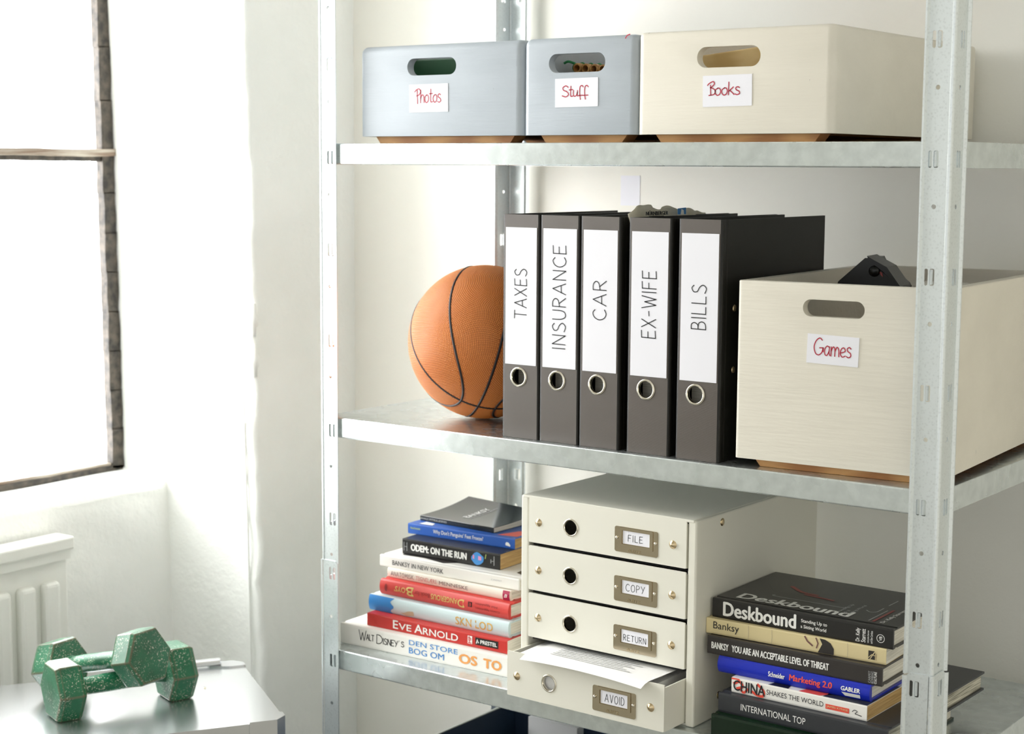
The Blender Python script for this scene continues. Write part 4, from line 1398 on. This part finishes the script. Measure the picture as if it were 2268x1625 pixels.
zr = Z3 + 0.0003
book('book', (0.6726, -0.004, zr), 0.0, 0.232, 0.273, 0.0336, 'cover_gloss_green', 'pages_white', 'glossy dark green book at the very bottom of the right stack', True, 0.0, GR)
zr += 0.0336 + e
book('book', (0.6744, 0.0110, zr), -1.2, 0.246, 0.315, 0.0264, 'cover_slate', 'pages_grey', 'large slate-grey book with thin white capitals low in the right stack, reaching behind the post', True, 0.0, GR, d_intl)
zr += 0.0264 + e
book('book', (0.6872, 0.0235, zr), -1.0, 0.198, 0.13, 0.0204, 'cover_white', 'pages_tan', 'white paperback with black and red capitals in the right stack', False, 0.0, GR, d_china,
     top_deco=lambda mb, m_, L, Wd: (mb.flat([(0.1, 0.0), (0.13, 0.0), (0.15, 0.02), (0.11, 0.03)], 'ink_vermilion', m_, 0.0003), mb.flat([(0.135, 0.0), (L, 0.0), (L, 0.1), (0.15, 0.1)], 'cover_slate', m_, 0.0003), mb.flat([(0.055, 0.0), (0.085, 0.0), (0.08, 0.02), (0.06, 0.02)], 'cover_black', m_, 0.0003)))
zr += 0.0204 + e
book('book', (0.6613, 0.0345, zr), 0.4, 0.2215, 0.16, 0.0225, 'cover_royal', 'pages_white', 'royal blue hardback with a rounded spine and orange-red title in the right stack', True, 0.0045, GR, d_royal)
zr += 0.0225 + e
book('book', (0.6420, 0.0352, zr), 0.6, 0.2545, 0.2, 0.0253, 'cover_charcoal', 'pages_white', 'charcoal hardback with one long line of white capitals in the right stack', True, 0.0, GR, d_threat)
zr += 0.0253 + e
book('book', (0.6349, 0.0440, zr), 1.6, 0.2605, 0.17, 0.0211, 'cover_sand', 'pages_white', 'sand-coloured paperback with a dark printed picture, second from the top of the right stack', False, 0.0, GR, d_sand)
zr += 0.0211 + e
book('book', (0.6390, 0.0530, zr), 0.0, 0.2645, 0.185, 0.0268, 'cover_black', 'pages_white', 'thick black hardback with a bold white title on top of the right stack', True, 0.0, GR, d_desk, top_deco=t_desk)


# ------------------------------------------------------------------ drawer cabinet
CX0, CX1, CY0, CY1, CH = 0.3365, 0.6335, 0.02, 0.375, 0.2895
cab = thing('drawer_cabinet', (CX0, CY0, Z3 + 0.0003), R(-1.0), 'cream card drawer cabinet with four drawers, the lowest pulled open', 'drawers')
cw, cd = CX1 - CX0, CY1 - CY0
mb = MB()
mb.box((0, 0, 0), (0.0135, cd, CH - 0.001), 'cabinet_card', 0.0025)
mb.box((cw - 0.0135, 0, 0), (cw, cd, CH - 0.001), 'cabinet_card', 0.0025)
mb.box((0.004, -0.001, CH - 0.004), (cw - 0.004, cd, CH), 'cabinet_card', 0.001)
mb.box((0.0135, 0.004, 0), (cw - 0.0135, cd, 0.003), 'cabinet_card')
mb.box((0.0135, cd - 0.003, 0.003), (cw - 0.0135, cd, CH - 0.004), 'cabinet_card')
for k in range(1, 4):
    mb.box((0.0135, 0.012, 0.003 + 0.0705 * k), (cw - 0.0135, cd - 0.003, 0.0045 + 0.0705 * k), 'hole_black')
mb.build('carcass', cab)
for z in (0.2765, 0.03):
    mb = MB()
    mb.lathe([(0.0001, 0.0014), (0.004, 0.0012), (0.0055, 0.0004), (0.0056, 0)], 'brass_nickel', 18, frame((cw, 0.068, z), (0, 1, 0), (0, 0, 1)))
    mb.build('rivet', cab)


def drawer(z0, pull, word, hx, hz, hw, hh, full=False, tilt=0):
    H = 0.0655
    x0, x1 = 0.0152, cw - 0.0152
    ww = x1 - x0
    dr = bpy.data.objects.new('drawer', None)
    C.objects.link(dr)
    dr.parent = cab
    dr.location = (x0, -pull - 0.0012, z0)
    mb = MB()
    rx, rz_ = 0.0742, H * 0.47
    mb.plate(rounded(0, 0, ww, H, 0.0016, 3), [circle(rx, rz_, 0.0108, 26)], -0.0022, 0, 'cabinet_card', front((0, 0, 0)))
    mb.box((0.0, 0.0022, 0.0), (0.0022, cd - 0.03, H - 0.004), 'cabinet_card')
    mb.box((ww - 0.0022, 0.0022, 0.0), (ww, cd - 0.03, H - 0.004), 'cabinet_card')
    mb.box((0.0022, cd - 0.0322, 0.0), (ww - 0.0022, cd - 0.03, H - 0.004), 'cabinet_card')
    mb.box((0.0022, 0.0022, 0.0), (ww - 0.0022, cd - 0.0322, 0.002), 'cabinet_card')
    mb.build('tray', dr)
    mb = MB()
    mb.lathe([(0.0106, -0.004), (0.0106, 0.0008), (0.0114, 0.0014), (0.0124, 0.0012), (0.0132, 0.0002), (0.0132, 0)], 'nickel', 34, front((rx, 0, rz_)))
    mb.build('finger_ring', dr)
    for xx in (0.0172, ww - 0.0215):
        mb = MB()
        mb.lathe([(0.0001, 0.0034), (0.0026, 0.0028), (0.0044, 0.0012), (0.0056, 0.0005), (0.006, 0)], 'brass_nickel', 20, front((xx, 0, H * 0.465)))
        mb.build('stud', dr)
    # metal label holder with its card
    lx0, lx1, lz0, lz1 = 0.1502, 0.2215, 0.0085, 0.0445
    mb = MB()
    m_ = front((lx0, 0, lz0)); lw, lh = lx1 - lx0, lz1 - lz0
    mb.plate(rounded(0, 0, lw, lh, 0.003, 4), [rounded(0.0135, 0.0125, lw - 0.0135, lh - 0.0052, 0.0006, 2)], 0, 0.0009, 'holder_steel', m_)
    fr_in, fr_out = rounded(0.0125, 0.0118, lw - 0.0125, lh - 0.0045, 0.0006, 2), rounded(0.0078, 0.0075, lw - 0.0078, lh - 0.0006, 0.0012, 2)
    mb.plate(fr_out, [fr_in], 0.001, 0.0022, 'holder_steel', m_)
    for xx in (0.0038, lw - 0.0038):
        mb.lathe([(0.0001, 0.0024), (0.0015, 0.002), (0.0024, 0.0008), (0.0025, 0)], 'nickel', 14, m_ @ Matrix.Translation((xx, lh * 0.55, 0.0009)))
    mb.text('LEITZ', m_, 0.027, 0.0016, 0.0170, 0.0036, 'brass_nickel', 0.02, z=0.0012)
    mb.stroke([(0.0245 + 0.0015 * math.cos(k * 0.52), 0.0034 + 0.0015 * math.sin(k * 0.52)) for k in range(13)], 0.0007, 'brass_nickel', m_, 0.0012)
    mb.build('label_holder', dr)
    mb = MB()
    mb.plate([(0.0125, 0.0115), (lw - 0.0125, 0.0115), (lw - 0.0125, lh - 0.0042), (0.0125, lh - 0.0042)], [], 0.0001, 0.0006, 'paper_label', m_)
    cw_, ch_ = lw - 0.027, lh - 0.0177
    mb.hand(word, m_, 0.0135 + hx * cw_, 0.0125 + hz * ch_, hw * cw_, hh * ch_, 'black_ink', 0.0008, gap=0.3, z=0.0008)
    mb.build('label_card', dr)
    return dr


dz = (0.221, 0.1505, 0.080, 0.0045)
drawer(dz[0], 0.0, 'FILE', 0.2, 0.22, 0.54, 0.5)
drawer(dz[1], 0.0, 'COPY', 0.14, 0.2, 0.7, 0.55)
drawer(dz[2], 0.0, 'RETURN', 0.08, 0.16, 0.84, 0.46)
drawer(dz[3], 0.050, 'AVOID', 0.16, 0.18, 0.72, 0.6)


# sheets of paper sticking out of the open drawer
def sheet(dx, dy, z, droop, rz, lines, label, w=0.21):
    mb = MB()
    L = 0.297
    def fn(u, v):
        x, y = (u - 0.5) * w, v * L
        f = max(0, 1 - v / 0.07)
        sag = droop * f * f * (0.35 + 0.65 * (2 * u - 1) ** 2)
        return (x, y, -sag + 0.0)
    mb.grid(fn, 20, 30, 'paper_white')
    for k in range(lines):
        yy = 0.034 + 0.0062 * k
        z_ = 0.0008
        u0, u1 = 0.14, 0.8 - 0.12 * ((k * 7) % 5) / 5
        pts = []
        for i in range(9):
            u = u0 + (u1 - u0) * i / 8
            q = fn(u, yy / L)
            pts.append((q[0], q[1], q[2] + z_))
        v_ = []
        for q in pts:
            v_ += [(q[0], q[1] - 0.0009, q[2]), (q[0], q[1] + 0.0009, q[2])]
        mb.add(v_, [(2 * i, 2 * i + 2, 2 * i + 3, 2 * i + 1) for i in range(8)], 'grey_ink')
    ob = mb.build('paper_sheet', None, (dx, dy, z), (0, 0, R(rz)))
    tag(ob, label, 'paper', 'paper sheets in the open drawer')
    return ob


pz = Z3 + dz[3] + 0.064
mb = MB()
mb.box((-0.105, 0, 0), (0.105, 0.262, 0.052), 'paper_white')
st_ = mb.build('paper_stack', None, (0.482, -0.0255, Z3 + dz[3] + 0.0030), (0, 0, R(-1.0)))
tag(st_, 'stack of white paper filling the open bottom drawer', 'paper')
sheet(0.474, -0.026, Z3 + 0.0672, 0.0, 2.0, 0, 'lowest loose white sheet in the open drawer, its left corner at the drawer edge', 0.215)
sheet(0.482, -0.0265, Z3 + 0.0688, 0.0, -1.0, 0, 'middle loose white sheet in the open drawer, between two others', 0.215)
sheet(0.487, -0.050, Z3 + 0.0716, 0.006, -3.0, 9, 'top printed white sheet curling over the front of the open drawer')

# ------------------------------------------------------------------ navy box on the shelf below
nb = thing('storage_box', (0.0795, 0.03, Z4 + 0.0003), 0, 'open navy blue storage box with a pale rim on the shelf under the books', 'box')
mb = MB()
bw, bd, bh, tk = 0.26, 0.33, 0.2395, 0.0035
mb.box((0, 0, 0), (tk, bd, bh), 'navy_card')
mb.box((bw - tk, 0, 0), (bw, bd, bh), 'navy_card')
mb.box((tk, 0, 0), (bw - tk, tk, bh), 'navy_card')
mb.box((tk, bd - tk, 0), (bw - tk, bd, bh), 'navy_card')
mb.box((tk, tk, 0), (bw - tk, bd - tk, tk), 'navy_card')
mb.build('body', nb)
mb = MB()
mb.plate([(-0.001, -0.001), (bw + 0.001, -0.001), (bw + 0.001, bd + 0.001), (-0.001, bd + 0.001)], [[(tk, tk), (bw - tk, tk), (bw - tk, bd - tk), (tk, bd - tk)]], bh, bh + 0.0016, 'light_rim')
mb.build('rim', nb)
mb = MB().box((0, 0, 0), (0.1, 0.02, 0.228), 'paper_white')
tag(mb.build('paper_pad', None, (0.1335, 0.325, Z4 + 0.004)), 'white paper pad standing at the back of the navy storage box', 'paper')

# ------------------------------------------------------------------ metal trunk with dumbbells
TZ = 0.70
u = Vector((0.845, -0.535, 0)).normalized()
v = Vector((-u.y, u.x, 0)) * -1
trk = thing('metal_trunk', (-0.272, 0.043, 0), math.atan2(u.y, u.x), 'tall aluminium trunk with corner caps in front of the window, holding the dumbbells', 'trunk')
TL, TD = 0.322, 0.62                       # along u, and towards -local y
mb = MB()
out = rounded(0, -TD, TL, 0, 0.02, 5)
mb.plate(out, [], 0, TZ - 0.05, 'trunk_aluminium')
mb.build('body', trk)
mb = MB()
mb.plate(rounded(-0.002, -TD - 0.002, TL + 0.002, 0.002, 0.022, 5), [], TZ - 0.048, TZ, 'trunk_aluminium')
lid = mb.build('lid', trk)
bvm = lid.modifiers.new('edge', 'BEVEL'); bvm.width = 0.004; bvm.segments = 3; bvm.limit_method = 'ANGLE'; bvm.angle_limit = R(50)
for (cx_, cy_, sx, sy) in ((0, 0, 1, -1), (TL, 0, -1, -1), (0, -TD, 1, 1), (TL, -TD, -1, 1)):
    mb = MB()
    pts = [(cx_ - sx * 0.004, cy_ + sy * 0.055), (cx_ - sx * 0.004, cy_ + sy * 0.012), (cx_ + sx * 0.012, cy_ - sy * 0.004), (cx_ + sx * 0.03, cy_ - sy * 0.004), (cx_ + sx * 0.03, cy_ + sy * 0.022), (cx_ + sx * 0.018, cy_ + sy * 0.055)]
    mb.plate(pts, [], TZ - 0.03, TZ + 0.003, 'trunk_aluminium')
    ob = mb.build('corner_cap', trk)
    bm = bmesh.new(); bm.from_mesh(ob.data); bmesh.ops.recalc_face_normals(bm, faces=bm.faces); bm.to_mesh(ob.data); bm.free()
mb = MB()
mb.box((0.004, -0.088, TZ + 0.003), (0.02, -0.034, TZ + 0.013), 'trunk_aluminium', 0.003, 3)
mb.build('latch', trk)
mb = MB()
mb.lathe([(0.0001, 0.0018), (0.003, 0.0014), (0.0042, 0)], 'nickel', 16, Matrix.Translation((0.125, -0.085, TZ)))
mb.build('rivet', trk)


def dumbbell(p, axis, apo, label, group):
    """p: centre; axis: unit vector along the handle"""
    ax = Vector(axis).normalized()
    side = Vector((0, 0, 1)).cross(ax).normalized()
    up = ax.cross(side)
    t = bpy.data.objects.new('dumbbell', None)
    C.objects.link(t)
    t.matrix_world = Matrix.Translation(Vector(p)) @ Matrix((side, up, ax)).transposed().to_4x4()
    tag(t, label, 'dumbbell', group)
    hl, th = 0.070, 0.042
    cr = apo / math.cos(R(30))
    for s in (1, -1):
        mb = MB()
        prof = [(0.55, 0.0), (0.94, 0.0), (1.0, 0.006), (1.0, th - 0.007), (0.93, th), (0.0, th + 0.0015)]
        vs_, fs = [], []
        for r_, z in prof:
            for k in range(6):
                a = R(60 * k)
                vs_.append((cr * r_ * math.cos(a), cr * r_ * math.sin(a), z))
        for i in range(len(prof) - 1):
            for k in range(6):
                fs.append((i * 6 + k, i * 6 + (k + 1) % 6, (i + 1) * 6 + (k + 1) % 6, (i + 1) * 6 + k))
        fs.append(tuple(reversed(range(6))))
        m_ = Matrix.Translation((0, 0, hl)) if s == 1 else Matrix.Rotation(math.pi, 4, 'X') @ Matrix.Translation((0, 0, hl))
        bm = bmesh.new()
        bv_ = [bm.verts.new(m_ @ Vector(q)) for q in vs_]
        for f in fs:
            try:
                bm.faces.new([bv_[i] for i in f])
            except ValueError:
                pass
        bmesh.ops.remove_doubles(bm, verts=bm.verts, dist=1e-6)
        bmesh.ops.recalc_face_normals(bm, faces=bm.faces)
        hard = [e_ for e_ in bm.edges if len(e_.link_faces) == 2 and e_.calc_face_angle(0) > R(25)]
        bmesh.ops.bevel(bm, geom=hard, offset=0.0016, segments=2, affect='EDGES', profile=0.5)
        mb.from_bm(bm, 'chipped_green')
        mb.build('hex_head', t)
    mb = MB()
    mb.tube([(0, 0, -hl - 0.004), (0, 0, -hl + 0.012), (0, 0, -0.02), (0, 0, 0.02), (0, 0, hl - 0.012), (0, 0, hl + 0.004)], [0.018, 0.0135, 0.0148, 0.0148, 0.0135, 0.018], 'chipped_green', 20, cap=False)
    mb.build('handle', t)
    return t


DB = 'green hex dumbbells on the trunk'
axA = (0.0625, 0.1797, 0)
dumbbell((-0.2472, -0.2380, TZ + 0.0427), axA, 0.0425, 'chipped green hex dumbbell lying flat on the trunk under the other', DB)
az, ti = R(4), R(14)
axB = Vector((math.cos(az) * math.cos(ti), math.sin(az) * math.cos(ti), math.sin(ti)))
pB = Vector((-0.3514, -0.2513, 0.7505)) + axB * 0.070
dumbbell(pB, axB, 0.0415, 'chipped green hex dumbbell tilted across the handle of the other', DB)
